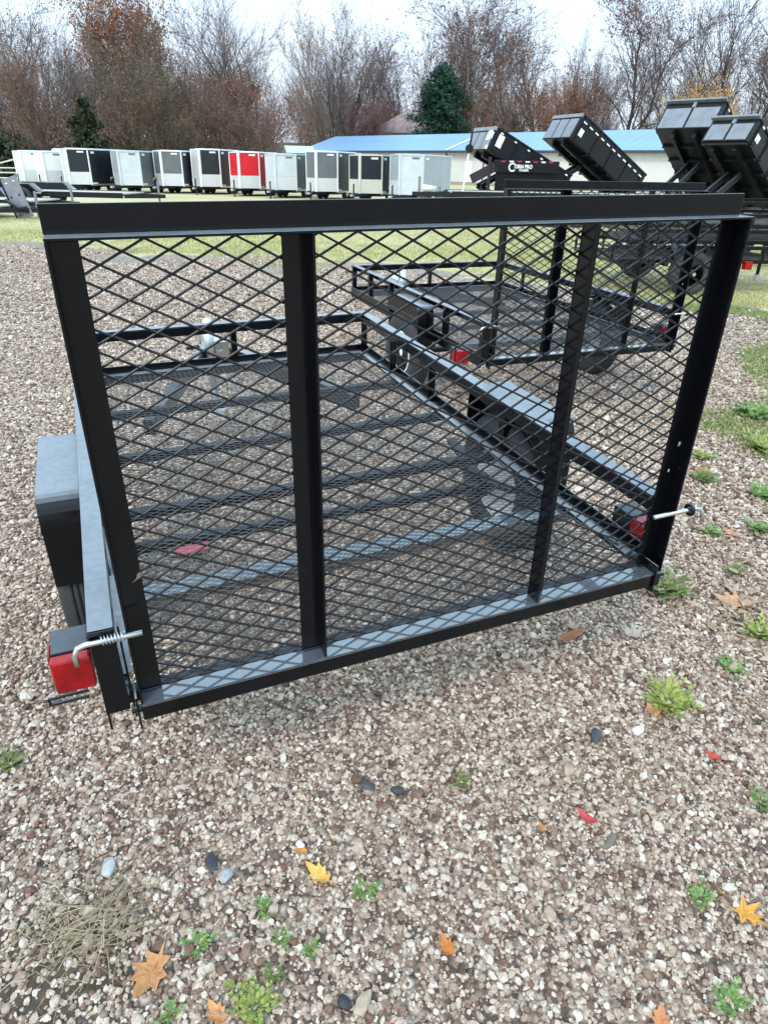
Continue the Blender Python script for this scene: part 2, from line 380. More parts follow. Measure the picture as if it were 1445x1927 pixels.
def stone_mat(name, pal):
    m, n, b = newmat(name)
    oi = n.nodes.new('ShaderNodeObjectInfo'); r = n.nodes.new('ShaderNodeValToRGB'); cr = r.color_ramp
    while len(cr.elements) < len(pal): cr.elements.new(.5)
    for e, (p, c) in zip(cr.elements, pal): e.position = p; e.color = (*c, 1)
    n.links.new(oi.outputs['Random'], r.inputs[0])
    tc = n.nodes.new('ShaderNodeTexCoord'); no = n.nodes.new('ShaderNodeTexNoise'); no.inputs['Scale'].default_value = 1.6; no.inputs['Detail'].default_value = 5
    mr = n.nodes.new('ShaderNodeMapRange'); mr.inputs[1].default_value = .3; mr.inputs[2].default_value = .7; mr.inputs[3].default_value = .72; mr.inputs[4].default_value = 1.22
    mx = n.nodes.new('ShaderNodeMixRGB'); mx.blend_type = 'MULTIPLY'; mx.inputs[0].default_value = 1
    n.links.new(tc.outputs['Object'], no.inputs['Vector']); n.links.new(no.outputs[0], mr.inputs[0]); n.links.new(r.outputs[0], mx.inputs[1]); n.links.new(mr.outputs[0], mx.inputs[2])
    n.links.new(mx.outputs[0], b.inputs['Base Color']); b.inputs['Roughness'].default_value = .55
    return m
SM = stone_mat('crushed_stone', STONE_PAL)
NG = inst_group('scatter_stones', 5, SM)
def gravel(name, x, y, size, z):
    n_ = len(x); V = np.stack([x, y, z], 1)
    me = bpy.data.meshes.new(name); me.vertices.add(n_); me.vertices.foreach_set('co', V.astype(np.float32).ravel())
    a = me.attributes.new('rot', 'FLOAT_VECTOR', 'POINT')
    R = np.stack([rng.normal(0, .5, n_), rng.normal(0, .5, n_), rng.uniform(0, 6.28, n_)], 1); a.data.foreach_set('vector', R.astype(np.float32).ravel())
    a = me.attributes.new('size', 'FLOAT', 'POINT'); a.data.foreach_set('value', size.astype(np.float32)); me.update()
    o = bpy.data.objects.new(name, me); C.objects.link(o); tag(o, kind='stuff')
    md = o.modifiers.new('stones', 'NODES'); md.node_group = NG; return o
xs, ys, ss = [], [], []
for (y0, y1, dens, s0) in ((.35, 1.6, 15000, .0050), (1.6, 2.8, 11800, .0054), (2.8, 4.6, 6200, .0071), (4.6, 7.5, 4300, .0076), (7.5, 14.5, 1750, .0098)):
    x, y = scatter_pts(y0, y1, dens, int(y0 * 10)); s_ = s0 * np.exp(rng.normal(0, .36, len(x)))
    big = rng.random(len(x)) < .002; s_[big] *= 1.7
    k = (y < lawn_line(x) - .4 + .9 * vnoise(x, y, 1.5, 4)) & ~((weedy(x, y) > .4 + vnoise(x, y, 1.2, 5)) & (rng.random(len(x)) < .55))
    xs.append(x[k]); ys.append(y[k]); ss.append(s_[k])
xs, ys, ss = map(np.concatenate, (xs, ys, ss))
tag(gravel('gravel', xs, ys, ss, ss * rng.uniform(.0, .9, len(xs))), 'crushed grey and tan gravel covering the trailer yard', 'gravel')

# ---- blade tufts (turf, dry grass)
def tufts(name, px, py, hgt, blades, mat, seed, spread=.05, width=.006, lean=.6, zb=0, parent=None, local=False):
    r = np.random.default_rng(seed); n_ = len(px) * blades
    cx = np.repeat(px, blades) + r.normal(0, spread, n_); cy = np.repeat(py, blades) + r.normal(0, spread, n_)
    h = np.repeat(hgt, blades) * r.uniform(.5, 1.2, n_); a = r.uniform(0, 6.28, n_); l = r.uniform(0, lean, n_) * h
    w = width * r.uniform(.6, 1.4, n_); b2 = a + PI / 2 + r.normal(0, .3, n_)
    p0 = np.stack([cx - w * np.cos(b2), cy - w * np.sin(b2), np.full(n_, zb)], 1); p1 = np.stack([cx + w * np.cos(b2), cy + w * np.sin(b2), np.full(n_, zb)], 1)
    p2 = np.stack([cx + l * np.cos(a), cy + l * np.sin(a), zb + h], 1)
    V = np.stack([p0, p1, p2], 1).reshape(-1, 3); F = np.arange(n_ * 3).reshape(-1, 3)
    return np_mesh(name, V, F, mat, parent)
r = np.random.default_rng(3)
def lawn_points(N, y0, y1, seed, f=0):
    r = np.random.default_rng(seed); y = y0 + (y1 - y0) * r.random(N) ** 1.4; hw = .6 * (y * .9 + 1) + 1
    x = r.uniform(-1, 1, N) * hw
    k = (y > lawn_line(x) + .7 * vnoise(x, y, 1.3, 4) + .3 * r.random(N)); return x[k], y[k]
x, y = lawn_points(42000, 6.5, 22, 11); hh = .035 + .02 * np.clip(vnoise(x, y, .7, 9), -1, 1)
tag(tufts('lawn_grass', x, y, hh, 7, TURF, 12, spread=.07, width=.007), 'short yellow-green grass beyond the gravel', 'grass', kind='stuff')
x, y = scatter_pts(1.6, 9.5, 700, 21); k = (weedy(x, y) + .6 * vnoise(x, y, 2.0, 8) > .55) & (y < lawn_line(x)); x, y = x[k], y[k]
tag(tufts('sparse_ground_cover', x, y, np.full(len(x), .026), 10, GCOV, 14, spread=.04, width=.006, lean=1.4, zb=.008), 'thin moss and grass creeping into the gravel at the right', 'ground cover', kind='stuff')

# ------------------------------------------------------------------ utility trailer (rear ramp gate raised)
OFF = (.72, .9, -.506)                 # trailer frame origin = hinge line; thing origin on the ground
GW, GH, N_ = 1.5, .983, .0508
T = .005
def angle_x(mb, x0, x1, y, z, ydir, zdir, a=N_, b=N_, t=T):
    """L section along X with its corner at (y,z); legs run in ydir and zdir"""
    mb.box(x0, x1, min(y, y + ydir * a), max(y, y + ydir * a), min(z, z - t * zdir) if False else (z if zdir > 0 else z - t), (z + t if zdir > 0 else z))
    zz = (z + t, z + b) if zdir > 0 else (z - b, z - t)
    mb.box(x0, x1, y if ydir > 0 else y - t, y + t if ydir > 0 else y, zz[0], zz[1]); return mb
def strand_mesh(x0, x1, s0, s1, hx, hs, ax, asn, w, t, plane, node=1.35, jit=0, seed=1, ends=(0, 0)):
    """expanded metal sheet: half pitches hx, hs; anchor node (ax, asn)."""
    r = np.random.default_rng(seed)
    i0, i1 = math.ceil((x0 - ax) / hx), math.floor((x1 - ax) / hx); j0, j1 = math.ceil((s0 - asn) / hs), math.floor((s1 - asn) / hs)
    I, J = np.meshgrid(np.arange(i0 - 1, i1 + 1), np.arange(j0, j1)); I = I.ravel(); J = J.ravel()
    par = (I + J) % 2 == 0
    ia = I; ja = np.where(par, J, J + 1); ib = I + 1; jb = np.where(par, J + 1, J)
    A = np.stack([ax + ia * hx, asn + ja * hs], 1).astype(float); B = np.stack([ax + ib * hx, asn + jb * hs], 1).astype(float)
    for E_, (lo, hi) in (((A, B), (x0, x1)),):           # clip to x range
        tt = (lo - A[:, 0]) / (B[:, 0] - A[:, 0]); k = tt > 0; A[k] = A[k] + (B[k] - A[k]) * tt[k, None].clip(0, 1)
        tt = (B[:, 0] - hi) / (B[:, 0] - A[:, 0]); k = tt > 0; B[k] = B[k] + (A[k] - B[k]) * tt[k, None].clip(0, 1)
    keep = (B[:, 0] - A[:, 0]) > .002; A, B = A[keep], B[keep]
    D = B - A; Ln = np.linalg.norm(D, axis=1, keepdims=True); D /= Ln; Nn = np.stack([-D[:, 1], D[:, 0]], 1)
    A = A - D * w * .35; B = B + D * w * .35
    def P(q, n_, d): 
        return (q + n_), d
    M_ = len(A); Vv = np.zeros((M_, 8, 3)); wj = w / 2
    tw = np.where(par[keep], 1, -1)[:, None] * t * .55       # strands twist through the sheet
    for e, Q in enumerate((A, B)):
        for c, (sn, sd) in enumerate(((-1, -1), (1, -1), (1, 1), (-1, 1))):
            uv = Q + Nn * wj * sn
            dpt = sd * t / 2 + (tw[:, 0] * (1 if e else -1)) * .5
            if plane == 'XZ': Vv[:, e*4+c, 0] = uv[:, 0]; Vv[:, e*4+c, 1] = dpt; Vv[:, e*4+c, 2] = uv[:, 1]
            else: Vv[:, e*4+c, 0] = uv[:, 0]; Vv[:, e*4+c, 1] = uv[:, 1]; Vv[:, e*4+c, 2] = dpt
    base = (np.arange(M_) * 8)[:, None, None]
    fc = np.array([[0, 1, 5, 4], [1, 2, 6, 5], [2, 3, 7, 6], [3, 0, 4, 7]])
    return Vv.reshape(-1, 3), (base + fc[None]).reshape(-1, 4)

def make_trailer():
    z0 = 0
    root = empty('utility_trailer', label='black utility trailer with its mesh ramp gate raised, nearest to the camera', cat='trailer', group='black utility trailers with mesh gates')
    def P(name, mb, mat=BLACK, parent=root, bevel=.0012, **k):
        return mb.off(OFF).build(name, mat, parent, bevel=bevel, **k)
    xl, xr, zr, LEN = -.073, 1.515, .2314, 2.462
    # --- gate
    gate = P('ramp_gate', MB().box(0, GW, -.0009-T, -.0009, GH + T, GH + .0508).box(0, GW, -N_, -.0009, GH, GH + T))
    g = MB(); g.box(0, GW, -N_ + .0003, 0, -T, 0); P('bottom_lip', g, WETLIP, parent=gate); P('bottom_angle', MB().box(0, GW, -N_, -N_ + T, -.046, -T - .0002), parent=gate)
    zt = GH - .0008
    def post(x0, x1, leg_at, inner):
        q = MB(); q.box(x0, x1, -T, 0, .0008, zt)
        if leg_at == 0: q.box(x0, x0 + T, -N_ + .003, -T - .0002, .0008, zt)
        else: q.box(x1 - T, x1, -N_ + .003, -T - .0002, .0008, zt)
        P('gate_post', q, parent=gate)
        bead = [(x0 + .003 + (x1 - x0 - .006) * k / 9, -T - .0015 - .0012 * (k % 2), .0035) for k in range(10)]
        P('weld_bead', MB().tube(bead, .0026, 6), UNDER, parent=gate, bevel=0, smooth=True)
        P('weld_bead', MB().tube([(a_, b_, GH - .004) for a_, b_, c_ in bead], .0026, 6), UNDER, parent=gate, bevel=0, smooth=True)
    post(0, .0508, 0, 0); post(.391, .442, 1, 1); post(1.056, 1.104, 0, 1); post(GW - .0508, GW, 1, 0)
    V, F = strand_mesh(.012, GW - .012, -.03, GH + .03, .0388, .02015, .5035, .957, .0042, .0036, 'XZ')
    V[:, 1] += .0045; V -= np.array(OFF); np_mesh('gate_mesh', V, F, MESHM, gate)
    chip = simple('scraped_primer', (.42, .42, .38), .6, var=.4, scale=90)
    P('paint_chip', MB().prism([(1.4885, .394), (1.4935, .397), (1.495, .405), (1.4905, .409), (1.488, .402)], -.0062, -.0052, plane='XZ'), chip, parent=gate, bevel=0)
    P('paint_chip', MB().prism([(1.473, .318), (1.479, .320), (1.478, .327), (1.4735, .325)], -.0062, -.0052, plane='XZ'), chip, parent=gate, bevel=0)
    P('paint_chip', MB().prism([(.030, .300), (.0505, .312), (.0505, .324), (.044, .321), (.040, .310)], -.0062, -.0052, plane='XZ'), simple('tan_scuff', (.25, .22, .16), .7, var=.4, scale=90), parent=gate, bevel=0)
    # hinge lugs
    for xx in (-.010, GW - .03):
        P('hinge', MB().box(xx, xx + .0045, -.058, -.006, -.062, .03).tube([(xx - .012, -.036, -.02), (xx + .05, -.036, -.02)], .009, 10), parent=gate, bevel=0)
    P('latch_bar', MB().box(-.017, -.0125, -.030, -.012, -.05, .215), parent=gate)
    # --- deck frame
    for side, x in (('l', xl), ('r', xr)):
        sg = 1 if side == 'l' else -1
        yb = -.05 if side == 'l' else .008
        a = (x, x + sg * N_); lo, hi = min(a), max(a)
        xo = (x, x + sg * T); xo = (min(xo), max(xo))
        xi = (x + sg * (N_ - T), x + sg * N_); xi = (min(xi), max(xi))
        # top rail: angle, flat leg up, wide; other leg down on the inside
        P('top_rail', MB().box(lo, hi, yb, LEN, zr - T, zr).box(xi[0], xi[1], yb, LEN - N_, zr - .05, zr - T - .0002))
        # bed rail
        P('bed_rail', MB().box(xo[0], xo[1], yb + .052, LEN, -.05, .0375).box(lo + (T if side == 'l' else 0), hi - (0 if side == 'l' else T), yb + .052, LEN, -.012, -.0065))
        P('side_strip', MB().box(xi[0] - .012, xi[1] + .012, .06, LEN - .06, .0035, .0085))
        # corner post and stakes
        P('corner_post', MB().box(lo, hi, yb, yb + T, -.002, zr - T - .0002).box(xo[0], xo[1], yb + T, yb + N_, -.055, zr - T - .0004).box(xi[0], xi[1], yb + T + .0002, yb + .014, -.002, zr - T - .0004))
        for yy in (.50, 1.52, 1.99, LEN - .045):
            P('stake', MB().box(xo[0] + .006*sg, xo[1] + .006*sg, yy, yy + .04, .001, zr - T - .0006).box(min(x + sg * T, x + sg * .042), max(x + sg * T, x + sg * .042), yy, yy + T, .001, zr - T - .0006))
        # fender
        f0, f1 = (x - .125, x - .003) if side == 'l' else (x + .003, x + .165)
        pr = [(.66, -.10)] + [(.66 + .06 * (1 - math.cos(k_ * PI / 14)) , .115 + .085 * math.sin(k_ * PI / 14)) for k_ in range(8)] + [(1.21 - .06 * (1 - math.cos(k_ * PI / 14)), .115 + .085 * math.sin(k_ * PI / 14)) for k_ in range(7, -1, -1)] + [(1.21, -.06)]
        fe = MB(); n = len(pr)
        inn = [(p_[0] + (.004 if p_[0] < .9 else -.004), p_[1] - (.004 if p_[1] > .12 else 0)) for p_ in pr]
        fe.add([(f0, *p) for p in pr] + [(f1, *p) for p in pr] + [(f0, *p) for p in inn] + [(f1, *p) for p in inn],
               [(i, i+1, n+i+1, n+i) for i in range(n-1)] + [(2*n+i, 3*n+i, 3*n+i+1, 2*n+i+1) for i in range(n-1)] +
               [(i, 2*n+i, 2*n+i+1, i+1) for i in range(n-1)] + [(n+i, n+i+1, 3*n+i+1, 3*n+i) for i in range(n-1)] + [(0, n, 3*n, 2*n), (n-1, 3*n-1, 4*n-1, 2*n-1)])
        xo_ = f0 if side == 'l' else f1
        fe.box(xo_ - .002, xo_ + .002, .66, 1.21, .085, .113)
        fe.add([(xo_, p_[0], p_[1] - .0005) for p_ in pr[1:-1]], [tuple(range(len(pr) - 2))])
        P('fender', fe, BLACK, bevel=.003, smooth=False)
        P('fender_stay', MB().box(min(x, x - sg * .04), max(x, x - sg * .04), .90, .94, .05, .19), BLACK)
        # wheel
        cx_, cy_, cz_ = (x - .065 if side == 'l' else x + .085), 0.97, -.196
        wr = .31
        wh = MB().lathe([(-.05, .163), (-.060, .190), (-.066, .255), (-.056, .290), (-.030, wr), (-.021, wr + .001), (-.020, wr - .007), (-.016, wr - .007), (-.015, wr + .002), (-.003, wr + .002), (-.002, wr - .006), (.002, wr - .006), (.003, wr + .002), (.015, wr + .002), (.016, wr - .007), (.020, wr - .007), (.021, wr + .001), (.030, wr), (.056, .290), (.066, .255), (.060, .190), (.05, .163)], (cx_, cy_, cz_), n=40)
        tyre = P('wheel', wh, TYRE, bevel=0, smooth=True)
        rim = MB().lathe([(-.055, .150), (-.052, .160), (.052, .160), (.055, .150), (.03, .135), (.012, .10), (.012, .03), (.02, .028), (.02, .001)], (cx_, cy_, cz_), n=32) if side == 'r' else \
              MB().lathe([(.055, .150), (.052, .160), (-.052, .160), (-.055, .150), (-.03, .135), (-.012, .10), (-.012, .03), (-.05, .028), (-.052, .001)], (cx_, cy_, cz_), n=32)
        P('rim', rim, RIMW, parent=tyre, bevel=0, smooth=False)
        for k in range(5):
            t = k * 2 * PI / 5; bx = cx_ - (.014 if side == 'l' else -.014)
            P('wheel_nut', MB().lathe([(-.012, .009), (.012, .009)], (bx, cy_ + .055 * math.cos(t), cz_ + .055 * math.sin(t)), n=6), STEEL, parent=tyre, bevel=0)
        # tail light
        if side == 'l': lx, ly, lz = x - .044, 0.0, .088
        else: lx, ly, lz = x + .046, .155, .004
        tlb = P('tail_light', MB().box(lx - .038, lx + .038, ly - .020, ly + .065, lz, lz + .085), BLACK2, bevel=.004)
        P('lens', MB().box(lx - .040, lx + .040, (ly - .050 if side == 'l' else ly - .105), ly - .0205, lz - .003, lz + .082), REDL, parent=tlb, bevel=.006)
        so_ = lx - sg * .0395; P('side_lens', MB().box(min(so_, so_ - sg*.006), max(so_, so_ - sg*.006), ly - .018, ly + .03, lz + .008, lz + .075), REDL, parent=tlb, bevel=.002)
        ba, bb = (lx - .055, lx + .02) if side == 'l' else (lx - .02, lx + .055)
        P('bracket', MB().box(ba, bb, ly - .052, ly - .047, lz - .026, lz - .021).box(ba, bb, ly - .052, ly - .047, lz - .010, lz - .0045).box(ba - .005, ba - .0002, ly - .052, ly - .047, lz - .026, lz - .0045), BLACK2, parent=tlb, bevel=0)
        # latch pin
        if side == 'l': pts = [(-.103, -.070, .168), (-.104, -.066, .192), (-.096, -.062, .205), (-.08, -.060, .2085), (.032, -.060, .2085)]
        else: pts = [(1.585, -.070, .170), (1.582, -.066, .195), (1.572, -.062, .209), (1.555, -.060, .2125), (1.405, -.060, .2125)]
        lp = P('latch_pin', MB().tube(pts, .0062, 10), CHROME, bevel=0, smooth=True)
        xx = pts[-1][0] + (-.055 if side == 'l' else .055)
        hx_ = pts[3][0] + (.03 if side == 'l' else -.03)
        sp_ = [(hx_ + (-1 if side == 'r' else 1) * .0011 * k, -.060 + .0095 * math.cos(k * 1.05), .2095 + .0095 * math.sin(k * 1.05)) for k in range(44)]
        if side == 'l': P('spring', MB().tube(sp_, .0016, 5), STEEL, parent=lp, bevel=0, smooth=True)
        if side == 'r':
            P('grip_ring', MB().tube([(1.535, -.060 + .014 * math.cos(k * PI / 6), .2125 + .014 * math.sin(k * PI / 6)) for k in range(13)], .006, 8, caps=False), BLACK2, parent=lp, bevel=0, smooth=True)
    # front rails
    P('front_rail', MB().box(xl + .051, xr - .051, LEN - N_, LEN, zr - T, zr - .0004).box(xl + .02, xr - .02, LEN - N_, LEN - N_ + T, zr - .05, zr - T - .0004))
    P('front_bed_rail', MB().box(xl + .006, xr - .006, LEN - .002, LEN + .003, -.06, .0375).box(xl + .01, xr - .01, LEN - .05, LEN - .003, -.004, .001))
    P('stake', MB().box(.715, .755, LEN - T, LEN - .0005, .004, zr - .052).box(.715, .72, LEN - .045, LEN - T - .0004, .004, zr - .052))
    # crossmembers
    for yy, fl in ((0.012, .03), (.37, .07), (.89, .038), (1.37, .038), (1.88, .038)):
        P('crossmember', MB().box(xl + .008, xr - .008, yy, yy + fl, -.0085 - T, -.0085).box(xl + .008, xr - .008, yy, yy + T, -.042, -.014), WETLIP if fl > .06 else UNDER)
    V, F = strand_mesh(xl + .006, xr - .006, .02, LEN - .01, .0254, .01175, 0, 0, .0018, .0014, 'XY')
    V[:, 2] += -.0030; V -= np.array(OFF); np_mesh('deck_mesh', V, F, DECKM, root)
    # tongue, axle, jack
    yc = 3.16; xm = .72
    for sg in (-1, 1):
        P('tongue_beam', MB().beam((xm + sg * .52, 1.88, -.095), (xm + sg * .03, yc, -.095), .05, .075), BLACK)
    cp = P('coupler', MB().box(xm - .045, xm + .045, yc - .12, yc + .16, -.075, -.03).lathe([(-.05, .045), (.0, .05), (.045, .02)], (xm, yc + .17, -.05), axis='Z', n=16), STEEL, bevel=.004)
    P('latch', MB().beam((xm, yc - .02, -.02), (xm, yc + .12, .03), .02, .012), CHROME, parent=cp)
    jk = P('jack', MB().tube([(xm - .04, 2.98, -.44), (xm - .04, 2.98, .13)], .024, 14), STEEL, bevel=0, smooth=True)
    P('jack_sleeve', MB().tube([(xm - .04, 2.98, -.2), (xm - .04, 2.98, .115)], .030, 14), STEEL, parent=jk, bevel=0, smooth=True)
    P('jack_plate', MB().box(xm - .012, xm + .075, 2.94, 2.95, -.20, -.01).tube([(xm + .02, 2.93, -.08), (xm + .02, 2.955, -.08)], .02, 10).tube([(xm + .05, 2.93, -.16), (xm + .05, 2.955, -.16)], .012, 8), CHROME, parent=jk, bevel=.001)
    P('jack_foot', MB().lathe([(0, .075), (.012, .07), (.02, .03)], (xm - .04, 2.98, -.46 ), axis='Z', n=18), STEEL, parent=jk, bevel=0)
    P('crank', MB().tube([(xm - .04, 2.98, .10), (xm - .085, 2.96, .10), (xm - .095, 2.96, .09), (xm - .095, 2.96, -.02), (xm - .105, 2.955, -.03)], .006, 8), CHROME, parent=jk, bevel=0)
    P('crank_grip', MB().tube([(xm - .105, 2.955, -.03), (xm - .185, 2.95, -.035)], .012, 10), BLACK2, parent=jk, bevel=0)
    ch = [(xm + .03 + .16 * t, 2.9 - .1 * math.sin(t * 3), -.14 - .25 * math.sin(t * PI)) for t in [k / 14 for k in range(15)]]
    P('safety_chain', MB().tube(ch, .007, 6), STEEL, bevel=0)
    P('axle', MB().tube([(xl - .06, .97, -.196), (xr + .08, .97, -.196)], .023, 12), BLACK2, bevel=0)
    for x in (xl + .03, xr - .03):
        P('leaf_spring', MB().beam((x, .72, -.10), (x, 1.0, -.175), .045, .016).beam((x, 1.0, -.175), (x, 1.28, -.10), .045, .016).box(x-.03, x+.03, .97, 1.03, -.25, -.15), BLACK2, bevel=0)
    P('wiring', MB().tube([(xr - .06, .1, .02), (xr - .08, .5, -.02), (xr - .06, 1.0, .01), (xr - .08, 1.6, -.02), (xr - .1, 2.4, -.03)], .004, 6), BLACK2, bevel=0)
    return root

TR = Matrix([[0.91956, -0.39296, 0.00049], [0.39265, 0.91879, -0.04071], [0.01555, 0.03763, 0.99917]]).to_4x4()
def trailer_mat(Rm, t):
    m = Rm.copy(); m.translation = Vector(t); return m @ Matrix.Translation(OFF)
t1 = make_trailer()
t1.matrix_world = trailer_mat(TR, (-.5585, 1.2127, .4756))
R2 = Matrix([[0.92548, -0.37873, 0.00718], [0.3788, 0.92534, -0.01597], [-0.0006, 0.0175, 0.99985]]).to_4x4()
t2 = copy_tree(t1, trailer_mat(R2, (.6455, 4.3763, .4856)), 'black utility trailer behind the right rail of the nearest one, its own mesh gate raised')
#@@PART2
for c_ in [o_ for o_ in bpy.data.objects if o_.parent == t2 and o_.name.startswith('tail_light') and o_.data.vertices[0].co.x < -.5]:
    c_.location = (-.085, 0, -.10)                 # this trailer carries its lamp lower on the corner

# ------------------------------------------------------------------ enclosed cargo trailers in a row
def cargo(x, y, yaw, label, right, left, side, Wd=1.75, L=3.0, d=.66, H=2.02, guard=TREAD, trim=WHITE, panel_trim=True, vent=False, gh=.62):
    root = empty('cargo_trailer', place(x, y, yaw - .09), label=label, cat='enclosed trailer', group='enclosed cargo trailers parked in a row')
    h = Wd / 2; z0 = .40; y0 = -L * .35; ap = (0, y0 - d); lc = (-h, y0); rc = (h, y0); yb = y0 + L
    body = [(ap[0], ap[1] + .012), (rc[0] - .012, rc[1]), (h - .012, yb), (-h + .012, yb), (lc[0] + .012, lc[1])]
    MB().prism(body, z0, H - .03).build('body', side, root)
    def pan(p, q, za, zb, t, a, b2, name, mat):
        p = Vector((*p, 0)); q = Vector((*q, 0)); dd = (q - p); nrm = Vector((dd.y, -dd.x, 0)).normalized()
        A = p + dd * a; B = p + dd * b2
        return MB().add([A + Vector((0, 0, za)), B + Vector((0, 0, za)), B + Vector((0, 0, zb)), A + Vector((0, 0, zb)),
                  A + nrm * t + Vector((0, 0, za)), B + nrm * t + Vector((0, 0, za)), B + nrm * t + Vector((0, 0, zb)), A + nrm * t + Vector((0, 0, zb))],
                 [(4, 5, 6, 7), (0, 4, 7, 3), (1, 2, 6, 5), (3, 7, 6, 2), (0, 1, 5, 4)]).build(name, mat, root)
    pan(ap, rc, z0 + gh, H - .03, .010, .02, .985, 'nose_panel', right); pan(lc, ap, z0 + gh, H - .03, .010, .015, .98, 'nose_panel', left)
    pan(ap, rc, z0, z0 + gh - .004, .014, .02, .985, 'stone_guard', guard); pan(lc, ap, z0, z0 + gh - .004, .014, .015, .98, 'stone_guard', guard)
    pan(rc, (h, yb), z0 + .03, H - .03, .008, .01, .99, 'side_panel', side)
    MB().tube([(ap[0], ap[1] - .0, z0 - .01), (ap[0], ap[1] - .0, H - .02)], .075 if panel_trim else .03, 8).build('nose_trim', trim, root)
    MB().tube([(rc[0], rc[1], z0 - .01), (rc[0], rc[1], H - .02)], .038, 6).build('corner_trim', trim, root)
    MB().tube([(lc[0], lc[1], z0 - .01), (lc[0], lc[1], H - .02)], .038, 6).build('corner_trim', trim, root)
    MB().tube([(h, yb, z0 - .01), (h, yb, H - .02)], .03, 6).build('corner_trim', trim, root)
    ro = MB().prism([(ap[0], ap[1] - .05), (h + .03, y0 - .02), (h + .03, yb + .02), (-h - .03, yb + .02), (-h - .03, y0 - .02)], H - .028, H + .02)
    ro.prism([(ap[0], ap[1] + .25), (h - .25, y0 + .05), (h - .25, yb - .1), (-h + .25, yb - .1), (-h + .25, y0 + .05)], H + .021, H + .05).build('roof', trim, root)
    if vent: MB().lathe([(0, .26), (.10, .24), (.14, .10)], (0, y0 + .9, H + .05), axis='Z', n=18).build('roof_vent', WHITE, root)
    MB().box(h - .05, h + .012, y0 + .02, yb - .02, z0 - .05, z0 + .025).build('side_skirt', STEEL, root)
    # badge lamps high on the panels, low marker lamps
    e = Vector((rc[0] - ap[0], rc[1] - ap[1], 0)); nrm = Vector((e.y, -e.x, 0)).normalized()
    c = Vector((ap[0], ap[1], 0)) + e * .66 + nrm * .02
    lm = MB(); lm.beam(c - e.normalized() * .17 + Vector((0, 0, H - .13)), c + e.normalized() * .17 + Vector((0, 0, H - .13)), .02, .075); lm.build('badge', LAMP if right not in (WHITE, LSILV, SILVER) else GREYS, root)
    MB().box(h + .009, h + .03, y0 + .22, y0 + .48, H - .2, H - .1).build('marker_lamp', LAMP, root)
    MB().box(h + .009, h + .04, y0 + .05, y0 + .45, z0 + .03, z0 + .10).build('marker_lamp', LAMP, root)
    # running gear
    for sx in (-1, 1):
        for wy in ((.05,) if L < 2.9 else (-.30, .36)):
            t_ = MB().lathe([(-.09, .17), (-.1, .27), (-.07, .31), (.07, .31), (.1, .27), (.09, .17)], (sx * (h - .14), y0 + L * .52 + wy, .31), n=24).build('wheel', TYRE, root, smooth=True)
            MB().lathe([(.005, .165), (.03, .15), (.04, .05), (.05, .001)] if sx > 0 else [(-.005, .165), (-.03, .15), (-.04, .05), (-.05, .001)], (sx * (h - .05), y0 + L * .52 + wy, .31), n=20).build('rim', STEEL, t_)
    MB().box(-h + .1, h - .1, y0 - .02, yb - .05, z0 - .14, z0 - .052).build('chassis', BLACK2, root)
    for sx in (-1, 1): MB().beam((sx * .5, y0 + .1, z0 - .09), (sx * .03, ap[1] - .75, z0 - .09), .06, .09).build('tongue_beam', BLACK2, root)
    MB().box(-.05, .05, ap[1] - .98, ap[1] - .72, z0 - .11, z0 - .03).build('coupler', STEEL, root)
    jk = MB().tube([(-.04, ap[1] - .6, .02), (-.04, ap[1] - .6, z0 + .42)], .035, 8).build('jack', BLACK2, root)
    MB().lathe([(0, .09), (.02, .08)], (-.04, ap[1] - .6, .0), axis='Z', n=12).build('jack_foot', BLACK2, jk)
    MB().tube([(-.04, ap[1] - .6, z0 + .38), (-.2, ap[1] - .62, z0 + .38), (-.2, ap[1] - .62, z0 + .26)], .014, 6).build('crank', STEEL, jk)
    return root
cargo(-21.6, 46.6, -.02, 'plain white cargo trailer, leftmost of the row', WHITE, WHITE, WHITE, H=2.0)
cargo(-19.55, 44.9, -.02, 'plain white cargo trailer with a round roof vent', WHITE, WHITE, WHITE, H=1.98, vent=True)
cargo(-16.9, 43.0, -.20, 'cargo trailer with black nose panel, white frame and a long black side', BLKS, LSILV, BLKS, L=3.9, H=2.12)
cargo(-14.35, 43.0, -.17, 'silver cargo trailer parked right of the long black-sided one', LSILV, SILVER, GREYS, trim=LSILV, H=2.07)
cargo(-12.2, 43.6, -.19, 'cargo trailer with medium grey nose and charcoal side, left of the plum-black one', GREYS, GREYS, CHARC, H=2.13)
cargo(-10.1, 43.6, -.17, 'cargo trailer with black nose panel and plum-black side, left of the red one', BLKS, TREAD, PURPB, H=2.24)
cargo(-7.65, 42.2, -.19, 'bright red cargo trailer with silver stone guard', REDS, REDS, REDS, H=2.13)
cargo(-5.45, 40.8, -.22, 'silver cargo trailer with grey-green side, right of the red one', LSILV, LSILV, GREENG, trim=LSILV, H=2.05)
cargo(-3.15, 39.6, -.27, 'cargo trailer with slate grey nose, white frame and charcoal side, before the blue roof end', GREYS, GREYS, CHARC, H=2.19)
cargo(-.85, 38.2, -.31, 'cream-framed cargo trailer with black panels, left of the last silver one', BLKS, BLKS, BLKS, trim=CREAM, guard=CREAM, H=2.06)
cargo(1.25, 37.3, -.43, 'plain silver cargo trailer, rightmost of the row', LSILV, SILVER, SILVER, trim=LSILV, guard=LSILV, Wd=1.8, H=2.1)

